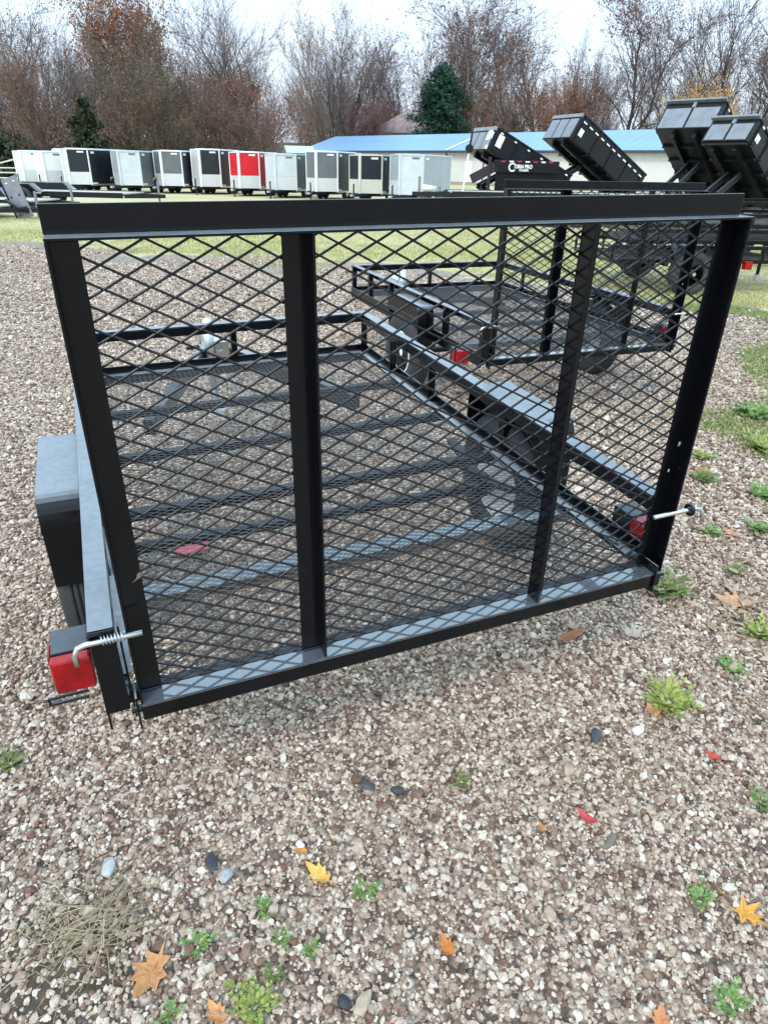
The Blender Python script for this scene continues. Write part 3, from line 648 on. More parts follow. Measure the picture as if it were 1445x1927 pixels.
# ------------------------------------------------------------------ metal building with blue roof
BM = (.69, -.724)                        # along the facade, away from the left end
b0 = Vector((-12.1, 103.0, 0)); al_ = Vector((.69, -.724, 0)).normalized(); aw_ = Vector((.724, .69, 0)).normalized()
FM = Matrix(((al_.x, aw_.x, 0, b0.x), (al_.y, aw_.y, 0, b0.y), (0, 0, 1, 0), (0, 0, 0, 1)))
BLen, BD, EV, RG = 58.0, 11.7, 3.4, 5.2
bld = empty('metal_building', FM, label='long white metal building under a low blue roof, behind the trailers', cat='building')
WALLM = simple('white_ribbed_steel', (.66, .66, .65), .5, var=.05, scale=.6)
BLUER = simple('blue_roof_steel', (.20, .34, .55), .42, var=.13, scale=.25, rvar=.08)
DKTR = simple('dark_eave_trim', (.05, .06, .08), .5); TANB = simple('tan_base_trim', (.35, .30, .24), .7)
w = MB().prism([(0, 0), (BD, 0), (BD, EV), (BD / 2, RG - .05), (0, EV)], 0, BLen, plane='YZ')
# YZ prism puts local X along z-arg
w.build('wall', WALLM, bld)
seg = 1.0; k = 0
sheet = None
while k * seg < BLen:                    # standing seams and wall sheets
    x0 = k * seg
    q = MB().add([(x0, -.5, EV - .12), (x0 + seg - .03, -.5, EV - .12), (x0 + seg - .03, BD / 2, RG), (x0, BD / 2, RG),
                  (x0, -.5, EV - .16), (x0 + seg - .03, -.5, EV - .16), (x0 + seg - .03, BD / 2, RG - .04), (x0, BD / 2, RG - .04)],
                 [(0, 1, 2, 3), (4, 7, 6, 5), (0, 4, 5, 1), (1, 5, 6, 2), (2, 6, 7, 3), (3, 7, 4, 0)])
    if sheet is None: o = q.build('roof_sheet', BLUER, bld); sheet = o
    else:
        o = bpy.data.objects.new('roof_sheet', sheet.data); C.objects.link(o); o.parent = bld; o.location = (x0, 0, 0)
    k += 1
q = MB()
for k in range(int(BLen / .3)): q.box(k * .3, k * .3 + .04, -.03, -.001, .3, EV - .25)
q.build('wall_ribs', WALLM, bld, kind='stuff')
MB().add([(-.2, BD + .5, EV - .12), (BLen, BD + .5, EV - .12), (BLen, BD / 2 + .01, RG), (-.2, BD / 2 + .01, RG)], [(0, 1, 2, 3)]).build('rear_roof', BLUER, bld)
MB().box(-.1, BLen, -.56, -.505, EV - .34, EV - .10).build('gutter', DKTR, bld)
MB().box(-.1, BLen, -.06, -.035, .0, .28).build('base_trim', TANB, bld)
MB().beam((26.6, -.55, EV - .05), (26.6, BD / 2, RG + .06), .35, .08).build('rake_trim', WHITE, bld)
for xx in (11.5, 26.2, 31.5, 36.5, 47): MB().box(xx, xx + .1, -.12, -.04, .2, EV - .3).build('downspout', DKTR, bld)
MB().box(29.0, 30.0, -.055, -.032, .3, 2.3).build('door', WHITE, bld)

# ------------------------------------------------------------------ house behind
hs = empty('house', place(1.5, 118, .25), label='cream house with a dusty pink hip roof behind the blue-roofed building', cat='house')
HW = simple('cream_siding', (.50, .47, .42), .7); PKR = simple('pink_shingles', (.30, .22, .22), .8, var=.2, scale=2)
MB().box(-4.2, 4.2, -3, 4, 0, 6.2).build('wall', HW, hs)
MB().add([(-4.8, -3.6, 6.1), (4.8, -3.6, 6.1), (4.8, 4.6, 6.1), (-4.8, 4.6, 6.1), (1.0, .5, 9.4), (2.0, .5, 9.4)], [(0, 1, 5, 4), (1, 2, 5), (2, 3, 4, 5), (3, 0, 4), (3, 2, 1, 0)]).build('roof', PKR, hs)
for xx in (-3, .2, 2.2):
    w_ = MB().box(xx, xx + 1.1, -3.06, -3.005, 3.9, 5.5).build('window', WHITE, hs); MB().box(xx + .1, xx + 1.0, -3.08, -3.062, 4.0, 5.4).build('pane', simple('window_glass', (.35, .4, .45), .1), w_)
sh = empty('shed', place(-11.5, 95, .3), label='low grey tin-roofed shed at the left end of the blue roof', cat='shed')
MB().box(-1.6, 1.6, -1.5, 1.5, 0, 2.9).build('wall', GREYS, sh)
MB().prism([(-1.9, 2.88), (1.9, 2.88), (0, 3.7)], -1.8, 1.8, plane='YZ', M=None).off((0, 0, 0)).build('roof', STEEL, sh)

# ------------------------------------------------------------------ dump trailers with raised beds
def dump(x, y, yaw, tilt, L, Wd, h, label, style=0, logo=False):
    root = empty('dump_trailer', place(x, y, yaw), label=label, cat='dump trailer', group='black dump trailers with raised beds')
    pz = .75; hw = Wd / 2
    B = Matrix.Translation((0, 0, pz)) @ Matrix.Rotation(-tilt, 4, 'Y')
    bed = MB().box(0, L, -hw, hw, 0, .05).build('bed', BLACK2, root, M=B, bevel=.006)
    for sy in (-1, 1):
        sw = MB().box(0, L, min(sy * hw, sy * (hw - .04)), max(sy * hw, sy * (hw - .04)), .051, h).box(-.01, L + .01, min(sy * (hw + .03), sy * (hw - .06)), max(sy * (hw + .03), sy * (hw - .06)), h + .001, h + .06).build('side_wall', BLACK2, root, M=B, bevel=.005)
        for k in range(5):
            xx = .12 + k * (L - .3) / 4
            MB().box(xx, xx + .07, min(sy * (hw + .001), sy * (hw + .045)), max(sy * (hw + .001), sy * (hw + .045)), .03, h - .002).build('rib', BLACK2, sw, M=B)
        nl = 11 if style == 2 else 6
        for k in range(nl):
            xx = .2 + k * (L - .45) / (nl - 1); zz = h * .78 if style == 2 else h * .88
            MB().box(xx, xx + (.16 if style == 2 else .10), min(sy * (hw + .046), sy * (hw + .052)), max(sy * (hw + .046), sy * (hw + .052)), zz, zz + .045).build('reflector', LAMP, sw, M=B)
    # front wall with proud panels
    MB().box(L + .001, L + .04, -hw, hw, 0, h + .06).build('front_wall', BLACK2, root, M=B)
    npn = {0: 2, 1: 3, 2: 3, 3: 2}[style]; gap = .07; pw = (Wd - gap * (npn + 1)) / npn
    for k in range(npn):
        a = -hw + gap + k * (pw + gap); MB().box(L + .041, L + .075, a, a + pw, .02, h * (.80 if style in (0, 3) else .84)).build('front_panel', GREYP, root, M=B, bevel=.004)
    top = h * .9 if style in (1, 2) else h + .02
    MB().box(L + .02, L + (.16 if style in (0, 3) else .09), -hw - .02, hw + .02, top, top + (.05 if style in (0, 3) else .12)).build('front_lip', GREYP, root, M=B, bevel=.004)
    if style in (0, 3):
        MB().box(L + .05, L + .12, -.16, .22, top + .051, top + .056).build('sticker', LAMP, root, M=B)
        MB().box(L + .041, L + .10, -.03, .06, h * .8, top).build('bracket', GREYP, root, M=B)
    if style == 1:
        for a, b_, c, d_ in ((hw - .42, hw - .12, h * .45, h * .92), (hw - .05, hw + .02, h * .5, h * .8), (hw - .2, hw - .02, .02, .14)): MB().box(L + .076, L + .082, a, b_, c, d_).build('sticker', LAMP, root, M=B)
        MB().box(L - .35, L - .12, hw + .046, hw + .05, h * .3, h * .85).build('sticker', LAMP, root, M=B)
    else:
        MB().box(L - .3, L - .12, hw + .046, hw + .05, h * .25, h * .55).build('sticker', LAMP, root, M=B)
    # under-bed beams and lift
    for sy in (-.32, .32): MB().box(.0, L - .1, sy - .05, sy + .05, -.16, -.001).build('bed_beam', BLACK2, root, M=B)
    for k in range(5): MB().box(.3 + k * .6, .36 + k * .6, -hw + .02, hw - .02, -.07, -.0015).build('bed_crossbeam', BLACK2, root, M=B)
    for sy in (-hw + .12, hw - .12): MB().box(-.25, L + .25, sy - .05, sy + .05, .44, .60).build('frame_beam', BLACK2, root, bevel=.005)
    for k in range(5): MB().box(.0 + k * L / 4, .08 + k * L / 4, -hw + .17, hw - .17, .46, .58).build('frame_crossbeam', BLACK2, root)
    tipx = L * .62; tp_ = B @ Vector((tipx, 0, -.17))
    for sy in (-.18, .18):
        MB().beam((L * .55, sy, .5), (L * .86, sy, .5 + (tp_.z - .5) * .55), .06, .14).build('lift_arm', BLACK2, root)
        MB().beam((L * .86, sy, .5 + (tp_.z - .5) * .55), (tp_.x, sy, tp_.z), .06, .14).build('lift_arm', BLACK2, root)
    MB().tube([(L * .3, 0, .5), (L * .84, 0, .5 + (tp_.z - .5) * .5)], .045, 10).build('lift_cylinder', CHROME, root, smooth=True)
    for sy in (-1, 1):
        MB().prism([(L * .12, .62), (L * .12, .66), (L * .2, .76), (L * .56, .76), (L * .64, .66), (L * .64, .62)], min(sy * (hw - .02), sy * (hw + .22)), max(sy * (hw - .02), sy * (hw + .22)), plane='XZ').build('fender', BLACK, root, bevel=.008)
        for wx in (L * .26, L * .50):
            t_ = MB().lathe([(-.1, .19), (-.11, .28), (-.08, .36), (.08, .36), (.11, .28), (.1, .19)], (wx, sy * (hw + .12), .36), axis='Y', n=28).build('wheel', TYRE, root, smooth=True)
            MB().lathe([(.01 * sy, .185), (.05 * sy, .17), (.02 * sy, .1), (.09 * sy, .06), (.1 * sy, .001)], (wx, sy * (hw + .17), .36), axis='Y', n=24).build('rim', STEEL, t_)
    for k in range(7):
        xx = .1 + k * L / 7; MB().box(xx, xx + .2, hw - .069, hw - .066, .5, .545).build('reflector_tape', REDT if k % 2 else LAMP, root)
    # tongue
    for sy in (-1, 1): MB().beam((L + .2, sy * (hw - .25), .5), (L + 1.35, sy * .06, .5), .07, .13).build('tongue_beam', BLACK2, root)
    MB().box(L + .35, L + .8, -.28, .28, .57, .88).build('battery_box', BLACK2, root, bevel=.01)
    j = MB().tube([(L + 1.05, .0, .02), (L + 1.05, .0, 1.0)], .045, 10).build('jack', GREYP, root); MB().lathe([(0, .13), (.02, .12)], (L + 1.05, 0, 0), axis='Z', n=12).build('jack_foot', GREYP, j)
    MB().box(L + 1.3, L + 1.6, -.06, .06, .46, .55).build('coupler', GREYP, root)
    if logo:
        for txt, sz, lx, lz, w_ in (('C', .36, 0, .50, .05), ('ORN PRO', .15, .24, .60, .0), ('TRAILERS', .085, .42, .51, .0)):
            cu = bpy.data.curves.new('logo_' + 'lettering', 'FONT'); cu.body = txt; cu.size = sz * 1.05; cu.extrude = .004; cu.offset = .008 if txt != 'TRAILERS' else .004
            o = bpy.data.objects.new('lettering', cu); C.objects.link(o); cu.materials.append(LAMP); o.parent = root
            o.matrix_local = Matrix.Translation((2.35 - lx, hw + .165, lz + 1.02)) @ Matrix.Rotation(PI, 4, 'Z') @ Matrix.Rotation(PI / 2, 4, 'X')
        MB().box(.35, 2.85, hw + .06, hw + .16, 1.48, 1.86).box(.35, 2.75, hw + .03, hw + .055, .60, 1.479).build('gooseneck_beam', BLACK2, root, bevel=.01)
        MB().beam((2.8, hw + .1, 1.66), (3.5, hw - .3, 1.25), .12, .3).build('gooseneck', PURPB, root)
        for k in range(7): MB().box(.6 + k * .31, .77 + k * .31, hw + .161, hw + .164, 1.80, 1.845).build('reflector_tape', LAMP if k % 2 else REDT, root)
        jl = MB().tube([(3.02, hw + .1, .02), (3.02, hw + .1, 1.95)], .055, 10).build('landing_leg', PURPB, root); MB().lathe([(0, .15), (.03, .14)], (3.02, hw + .1, 0), axis='Z', n=12).build('leg_foot', GREYP, jl)
    return root
dump(5.9, 28.0, 3.469, .427, 3.37, 1.76, .71, 'raised dump trailer with a white logo on its side, leftmost of the four', 1, True)
dump(8.8, 29.1, 3.543, .527, 3.64, 1.72, .82, 'dump trailer whose raised bed shows three grey front panels and a dashed reflector line', 2)
dump(10.31, 23.9, 3.865, .60, 3.40, 1.73, .77, 'tallest dump trailer bed, standing behind the rightmost one', 0)
dump(10.35, 20.98, 3.715, .597, 2.76, 1.30, .56, 'rightmost dump trailer, its lower bed overlapping the tallest one', 3)

# ------------------------------------------------------------------ flat deck equipment trailers
def deck_trailer(x, y, yaw, L, Wd, zd, label, boards=8, ramp=False, fend=True, frame_up=False, z_fend=.25, plank=WOOD):
    root = empty('deck_trailer', place(x, y, yaw), label=label, cat='flatbed trailer', group='black flat deck trailers')
    hw = Wd / 2; bw = Wd / boards
    pl = None
    for k in range(boards):
        if pl is None: pl = MB().box(0, L, -hw + .01, -hw + bw - .012, zd - .04, zd).build('deck_board', plank, root)
        else:
            o = bpy.data.objects.new('deck_board', pl.data); C.objects.link(o); o.parent = root; o.location = (0, k * bw, random.uniform(-.003, .003))
    for sy in (-1, 1):
        MB().box(-.05, L + .05, min(sy * (hw + .002), sy * (hw + .07)), max(sy * (hw + .002), sy * (hw + .07)), zd - .16, zd + .02).build('side_rail', BLACK2, root, bevel=.006)
        if fend:
            f = MB().prism([(L * .36, zd), (L * .40, zd + z_fend), (L * .62, zd + z_fend), (L * .66, zd), (L * .645, zd), (L * .61, zd + z_fend - .03), (L * .41, zd + z_fend - .03), (L * .375, zd)], min(sy * (hw + .075), sy * (hw + .3)), max(sy * (hw + .075), sy * (hw + .3)), plane='XZ').build('fender', GREYP, root)
            MB().prism([(L * .385, zd - .01), (L * .415, zd + z_fend - .04), (L * .605, zd + z_fend - .04), (L * .635, zd - .01)], min(sy * (hw + .075), sy * (hw + .09)), max(sy * (hw + .075), sy * (hw + .09)), plane='XZ').build('fender_skirt', BLACK2, root)
        for wx in (L * .45, L * .57):
            t_ = MB().lathe([(-.09, .18), (-.1, .28), (-.07, .34), (.07, .34), (.1, .28), (.09, .18)], (wx, sy * (hw + .18), .34), axis='Y', n=26).build('wheel', TYRE, root, smooth=True)
            MB().lathe([(.01 * sy, .175), (.04 * sy, .16), (.02 * sy, .1), (.08 * sy, .05), (.09 * sy, .001)], (wx, sy * (hw + .2), .34), axis='Y', n=20).build('rim', STEEL, t_)
    for k in range(6): MB().box(k * L / 5.5, k * L / 5.5 + .06, -hw, hw, zd - .15, zd - .042).build('crossmember', BLACK2, root)
    for sy in (-1, 1): MB().beam((L + .05, sy * (hw - .1), zd - .1), (L + 1.2, sy * .05, zd - .1), .07, .12).build('tongue_beam', BLACK2, root)
    j = MB().tube([(L + 1.0, 0, .02), (L + 1.0, 0, zd + .4)], .04, 10).build('jack', GREYP, root)
    MB().tube([(L + 1.0, 0, zd + .36), (L + 1.2, 0, zd + .36)], .012, 6).build('crank', STEEL, j)
    return root
deck_trailer(-18.3, 29.2, -.10, 8.6, 2.0, .52, 'long flat deck trailer with pale boards in front of the white cargo trailers', z_fend=.28)
deck_trailer(-17.5, 25.8, -.10, 5.8, 2.0, .36, 'lower flat deck trailer just left of the nearest gate', z_fend=.3)
rmp = deck_trailer(-14.6, 22.4, -.12, 3.2, 1.7, .34, 'flat deck trailer with a tall dark ramp standing at its end, far left', fend=False)
q = MB().prism([(-.25, 0), (.25, 0), (.25, 1.12), (-.25, 1.12)], -.05, .0, plane='XZ')
RM = Matrix.Translation((3.95, -.22, .02)) @ Matrix.Rotation(-.30, 4, 'Y')
ra_ = q.build('ramp', GREYP, rmp, M=RM, bevel=.008)
MB().prism([(-.27, -.02), (-.251, -.02), (-.251, 1.14), (-.27, 1.14)], -.10, .02, plane='XZ').build('ramp_edge', BLACK2, ra_, M=RM)
for xx, zz in ((-.13, .13), (.12, .13), (.12, .62), (-.15, .62)): MB().lathe([(0, .032), (.006, .03)], (xx, -.056, zz), axis='Y', n=12).build('ramp_hole', BLKS, ra_, M=RM)
for xx in (-.15, .1): MB().box(xx, xx + .07, -.056, -.051, .98, 1.01).build('sticker', LAMP, ra_, M=RM)
MB().tube([(3.5, -.4, .5), (3.9, -.45, .30), (4.15, -.45, .32)], .05, 8).build('ramp_spring', BLACK2, rmp)
tb = deck_trailer(8.9, 24.2, PI + .02, 7.0, 2.0, .93, 'black deck trailer with pale boards below the dump trailer logo', fend=False)
for vv in (0,): MB().tube([(7.5, .2, .98), (7.9, .25, 1.02)], .09, 12).build('tank', WHITE, tb, smooth=True)
pole = empty('tall_pole', place(2.14, 23.4, 0, 0), label='long slim pole leaning up beside the logo dump trailer, white below and dark above', cat='pole')
MB().tube([(0, 0, .0), (.20, 0, 2.0)], .028, 8).build('lower_shaft', WHITE, pole, smooth=True)
MB().tube([(.20, 0, 2.001), (.31, 0, 2.92)], .03, 8).build('upper_shaft', BLACK2, pole, smooth=True)
MB().lathe([(-.05, .12), (.05, .12)], (.21, .0, 2.12), axis='Y', n=16).build('clamp', BLACK2, pole)

# ------------------------------------------------------------------ stacked frames of utility trailers at the right
def frame_trailer(x, y, yaw, z, L, Wd, hr, label, wheel=False, light=True, nst=7):
    root = empty('stacked_trailer', place(x, y, yaw, z), label=label, cat='trailer', group='black utility trailers nested at the right edge')
    hw = Wd / 2
    for sy in (-hw, hw):
        MB().box(0, L, sy - .003, sy + .003, 0, .05).box(0, L, min(sy, sy * .95), max(sy, sy * .95), .0505, .055).build('bed_rail', BLACK, root)
        MB().box(0, L, sy - .003, sy + .003, hr - .045, hr).box(0, L, min(sy, sy * .93), max(sy, sy * .93), hr + .0005, hr + .006).build('top_rail', BLACK, root)
        for k in range(nst): MB().box(k * (L - .04) / (nst - 1), k * (L - .04) / (nst - 1) + .04, sy - .006, sy - .0035, .0, hr - .046).build('stake', BLACK, root)
    for k in range(6): MB().box(k * (L - .05) / 5, k * (L - .05) / 5 + .05, -hw + .005, hw - .005, .002, .045).build('crossmember', BLACK, root)
    for xx in (0, L - .005): MB().box(xx, xx + .005, -hw + .004, hw - .004, hr - .04, hr - .002).build('end_rail', BLACK, root)
    V, F = strand_mesh(.02, L - .02, -hw + .02, hw - .02, .04, .02, 0, 0, .005, .003, 'XY'); V[:, 2] += .058
    np_mesh('deck_mesh', V, F, MESHM, root)
    if wheel:
        for sy in (-1, 1):
            for wx in ([L * .42] if wheel == 1 else [L * .38, L * .62]):
                cz = .30 - z
                t_ = MB().lathe([(-.07, .17), (-.085, .26), (-.06, .30), (.06, .30), (.085, .26), (.07, .17)], (wx, sy * (hw + .12), cz), axis='Y', n=30).build('wheel', TYRE, root, smooth=True)
                MB().lathe([(.01 * sy, .165), (.04 * sy, .15), (.015 * sy, .1), (.07 * sy, .045), (.08 * sy, .001)], (wx, sy * (hw + .13), cz), axis='Y', n=24).build('rim', BLACK2, t_)
                MB().lathe([(.0, .028), (.06 * sy, .026)], (wx, sy * (hw + .2), cz), axis='Y', n=12).build('hub_cap', CHROME, t_)
            a = L * .42 - .42 if wheel == 1 else L * .38 - .4; b_ = L * .42 + .42 if wheel == 1 else L * .62 + .4
            ft = .68 - z
            MB().prism([(a, ft - .28), (a + .12, ft), (b_ - .12, ft), (b_, ft - .28), (b_ - .01, ft - .28), (b_ - .125, ft - .01), (a + .125, ft - .01), (a + .01, ft - .28)], min(sy * (hw + .01), sy * (hw + .24)), max(sy * (hw + .01), sy * (hw + .24)), plane='XZ').build('fender', BLACK, root)
    if light:
        MB().box(L * .72, L * .72 + .11, -hw - .10, -hw - .012, -.07, .04).build('tail_light', REDL, root, bevel=.006)
    return root
frame_trailer(3.05, 11.0, .10, .42, 2.75, 1.5, .23, 'lowest black utility trailer of the right-edge stack, on wheels, with a red light', wheel=1)
frame_trailer(3.3, 11.2, .12, .66, 2.75, 1.45, .19, 'middle black utility trailer frame of the stack at the right edge', light=False)
frame_trailer(3.75, 11.35, .09, .87, 2.9, 1.45, .19, 'topmost black utility trailer frame of the stack at the right edge', light=False)
frame_trailer(6.1, 14.2, .10, .62, 3.6, 1.9, .52, 'larger black railed trailer behind the stack at the right edge', wheel=2, light=False, nst=10)
st = empty('trailer_jack', place(6.1, 11.9, .3), label='black swivel jack on the ground beside the red light at the right edge', cat='jack')
MB().tube([(0, 0, .05), (0, 0, .72)], .028, 10).build('tube', BLACK2, st); MB().lathe([(0, .05), (.1, .05)], (0, 0, 0.0), axis='Z', n=14).build('foot', STEEL, st)
MB().tube([(0, 0, .70), (.10, .0, .70), (.10, 0, .58)], .01, 6).build('crank', CHROME, st)
ex = empty('excavator', place(15.4, 31.5, .4), label='yellow digging machine mostly hidden behind the rightmost dump trailers', cat='excavator')
MB().box(-1.2, 1.4, -1, 1, .8, 1.9).box(-1.1, .2, -.9, .2, 1.9, 2.9).build('body', YELLOW, ex, bevel=.05)
MB().beam((-.6, .4, 1.8), (-2.6, .4, 3.9), .35, .4).beam((-2.6, .4, 3.9), (-3.6, .4, 2.2), .28, .3).build('boom', YELLOW, ex, bevel=.03)
for sy in (-.9, .9): MB().box(-1.5, 1.5, sy - .25, sy + .25, 0, .8).build('track', TYRE, ex, bevel=.2)

# ------------------------------------------------------------------ white pipe fence far left
pf = empty('pipe_fence', place(-29.6, 60, 0), label='white pipe fence with a diagonal brace left of the white cargo trailers', cat='fence')
for xx in (-2.3, 0, .95): MB().tube([(xx, 0, 0), (xx, 0, 1.65 if xx == 0 else 1.0)], .07, 8).build('fence_post', FENCEP, pf, smooth=True)
for zz in (.92, .58, .2): MB().tube([(-4.5, 0, zz), (1.3, 0, zz + .03)], .05, 8).build('fence_rail', FENCEP, pf, smooth=True)
MB().tube([(-3.2, -.05, .8), (1.6, -.05, 1.95)], .055, 8).build('brace', FENCEP, pf, smooth=True)

# ------------------------------------------------------------------ trees
def tree_segs(seed, H, nst=1, spread=.55, up=.5, density=1.0, first=.18):
    r = random.Random(seed); segs = []; tips = []
    def grow(p, d, ln, rad, lev, nseg):
        st = ln / nseg
        for i in range(nseg):
            nd = (d + Vector((r.gauss(0, .16), r.gauss(0, .16), r.gauss(0, .10) + (.10 * up if lev else .03)))).normalized()
            q = p + nd * st; f0 = 1 - i / nseg * .72; f1 = 1 - (i + 1) / nseg * .72
            segs.append((p, q, rad * f0, rad * f1, lev))
            if lev < 3:
                t = (i + .7) / nseg
                if lev == 0: kids = (2 if t > first else 0) + (1 if r.random() < .6 * density and t > first else 0)
                else: kids = int(1 + r.random() * 2.2 * density) if (lev < 2 or i) else 1
                for _ in range(kids):
                    a = r.uniform(0, 2 * PI); ax = nd.orthogonal().normalized(); ax2 = nd.cross(ax)
                    tilt = r.uniform(.35, .95) * (spread + .35)
                    cd = (nd * math.cos(tilt) + (ax * math.cos(a) + ax2 * math.sin(a)) * math.sin(tilt)).normalized()
                    if cd.z < -.1: cd.z = abs(cd.z) * .4
                    cl = ln * (.62 - .28 * t if lev == 0 else r.uniform(.32, .55)) * r.uniform(.75, 1.2)
                    grow(q, cd.normalized(), cl, rad * f1 * r.uniform(.35, .55), lev + 1, (7, 5, 4, 2)[lev + 1])
            else: tips.append((q, nd))
            p, d = q, nd
        if lev == 2: tips.append((p, d))
    for s in range(nst):
        a = s * 2 * PI / max(nst, 1) + r.uniform(0, 1)
        d = Vector((math.cos(a) * (.28 if nst > 1 else .04), math.sin(a) * (.28 if nst > 1 else .04), 1)).normalized()
        grow(Vector((math.cos(a) * .2 * (nst > 1), math.sin(a) * .2 * (nst > 1), -.1)), d, H * r.uniform(.8, 1.0), H * (.017 if nst == 1 else .012), 0, 9)
    return segs, tips
def segs_mesh(name, segs, n, mat, rmin):
    if not segs: segs = []
    A = np.array([s[0] for s in segs]); B = np.array([s[1] for s in segs]); ra = np.maximum([s[2] for s in segs], rmin); rb = np.maximum([s[3] for s in segs], rmin * .8)
    D = B - A; D /= np.linalg.norm(D, axis=1, keepdims=True) + 1e-9
    ref = np.where(np.abs(D[:, 2:3]) > .9, np.array([[1., 0, 0]]), np.array([[0, 0, 1.]])); U = np.cross(D, ref); U /= np.linalg.norm(U, axis=1, keepdims=True); Wv = np.cross(D, U)
    M_ = len(A); V = np.zeros((M_, 2 * n, 3))
    for k in range(n):
        t = 2 * PI * k / n; o = U * math.cos(t) + Wv * math.sin(t); V[:, k] = A + o * ra[:, None]; V[:, n + k] = B + o * rb[:, None]
    F = np.array([[k, (k + 1) % n, n + (k + 1) % n, n + k] for k in range(n)]); F = (np.arange(M_) * 2 * n)[:, None, None] + F[None]
    return V.reshape(-1, 3), F.reshape(-1, 4)
def leaf_cards(tips, n, size, jit, seed, zmax=1e9, zmin=-1):
    r = np.random.default_rng(seed); T_ = np.array([t[0] for t in tips]); T_ = T_[(T_[:, 2] < zmax) & (T_[:, 2] > zmin)]
    if not len(T_): return np.zeros((0, 3)), np.zeros((0, 4), int)
    idx = r.integers(0, len(T_), n); c = T_[idx] + r.normal(0, jit, (n, 3))
    a = r.normal(0, 1, (n, 3)); a /= np.linalg.norm(a, axis=1, keepdims=True); b_ = np.cross(a, r.normal(0, 1, (n, 3))); b_ /= np.linalg.norm(b_, axis=1, keepdims=True)
    s = size * r.uniform(.5, 1.4, (n, 1)); V = np.stack([c - a * s, c + b_ * s * .55, c + a * s, c - b_ * s * .55], 1); V[:, :, 2] = np.maximum(V[:, :, 2], .05)
    return V.reshape(-1, 3), np.arange(n * 4).reshape(-1, 4)
VAR = []
for i, (seed, H, nst, sp_, up_, dn, fr) in enumerate([(1, 12, 1, .5, .8, 1.1, .12), (2, 12, 3, .42, .9, .9, .15), (3, 12, 1, .75, .45, 1.15, .2), (4, 12, 2, .55, .7, 1.0, .12), (5, 12, 4, .45, .9, .8, .1), (6, 12, 1, .85, .35, 1.2, .22)]):
    sg, tp2 = tree_segs(seed, H, nst, sp_, up_, dn, fr)
    big = [s for s in sg if s[4] <= 1]; tw = [s for s in sg if s[4] >= 2]
    VB = segs_mesh('t', big, 6, None, .02); VT = segs_mesh('w', tw, 3, None, .011)
    VAR.append((VB, VT, tp2, np_mesh('trunk', *VB, BARK, link=False), np_mesh('twigs', *VT, TWIG, link=False), max(t[0].z for t in tp2)))
LEAFM = {}
def leaf_mesh(v, n, size, jit, zmax, zmin=-1):
    key = (v, n, size, jit, zmax, zmin)
    if key not in LEAFM: LEAFM[key] = np_mesh('leaves', *leaf_cards(VAR[v][2], n, size, jit, v * 7 + n, zmax, zmin), L_RUST, link=False)
    return LEAFM[key]
def tree(x, y, H, v, rot, label, bark=BARK, twig=TWIG, leaves=None, n=0, size=.16, jit=.16, zmax=99, zmin=-1, sxy=1, name='bare_tree', group='trees along the back of the yard'):
    root = empty(name, label=label, cat='tree', group=group)
    s = H / VAR[v][5]
    root.matrix_world = place(x, y, rot) @ Matrix.Diagonal((s * sxy, s * sxy, s, 1))
    for nm, me, mt in (('trunk', VAR[v][3], bark), ('twigs', VAR[v][4], twig)):
        o = bpy.data.objects.new(nm, me); C.objects.link(o); o.parent = root; o.material_slots[0].link = 'OBJECT'; o.material_slots[0].material = mt
    if leaves:
        o = bpy.data.objects.new('crown', leaf_mesh(v, n, size, jit, zmax, zmin)); C.objects.link(o); o.parent = root; o.material_slots[0].link = 'OBJECT'; o.material_slots[0].material = leaves
    return root
tree(-33.5, 66, 13.6, 1, .3, 'many-stemmed dark bare tree at the left edge of the picture', leaves=L_BROWN, n=924, size=.099)
tree(-30.0, 68, 14.9, 2, 1.1, 'bare tree with a few purplish leaves at its top, second from the left edge', leaves=L_RED, n=1056, size=.085, sxy=0.92)
tree(-27.6, 71, 14.2, 0, 2.0, 'bare grey tree rising behind the first white cargo trailer', twig=TWIG, sxy=0.92)
tree(-23.8, 70, 16.9, 3, .5, 'tall tree with rust leaves at its top, left of the pale bare one', leaves=L_RUST, n=6144, size=.112, zmin=8.5, sxy=0.92)
tree(-22.3, 66, 13.0, 1, 2.6, 'olive-brown leafy tree behind the long black-sided cargo trailer', leaves=L_OLIVE, n=6528, size=.112, sxy=0.85)
tree(-19.2, 74, 17.2, 0, .9, 'pale bare tree whose fine top rises over olive-brown foliage', bark=BARK2, twig=TWIGP, sxy=0.98)
tree(-19.6, 64, 10.4, 4, 1.7, 'dense olive-brown tree behind the grey-nosed cargo trailer', leaves=L_OLIVE, n=8064, size=.105, sxy=1.16)
tree(-15.3, 68, 9.7, 3, 2.2, 'low bushy bare tree behind the plum-black cargo trailer', leaves=L_BROWN, n=2904, size=.092, sxy=1.22)
tree(-12.3, 72, 18.8, 0, 3.0, 'tall bare tree standing behind the red cargo trailer', leaves=L_RED, n=2376, size=.092, zmax=7.5, sxy=1.04)
tree(-11.6, 66, 8.4, 4, .2, 'dull red leafy tree right behind the red cargo trailer', leaves=L_RED, n=7296, size=.112, sxy=1.40)
tree(-9.8, 120, 24.5, 1, 1.2, 'bare tree with a tan feathery top left of the blue roof', bark=BARK2, twig=TWIGP, leaves=L_TAN, n=2112, size=.092, zmin=11.5, sxy=0.85)
tree(-7.6, 112, 21.5, 4, 2.1, 'wide bare tree spreading its limbs above the left end of the blue roof', sxy=1.10)
tree(-1.6, 122, 22.0, 2, .4, 'bare tree with reddish limbs above the house roof', leaves=L_RED, n=660, size=.112, sxy=0.98)
tree(-3.4, 110, 12.4, 4, 1.4, 'dull red rounded tree left of the house', leaves=L_RED, n=12480, size=.112, jit=.3, sxy=0.92)
tree(3.0, 124, 22.6, 0, 2.6, 'thin bare tree left of the evergreen', sxy=0.98)
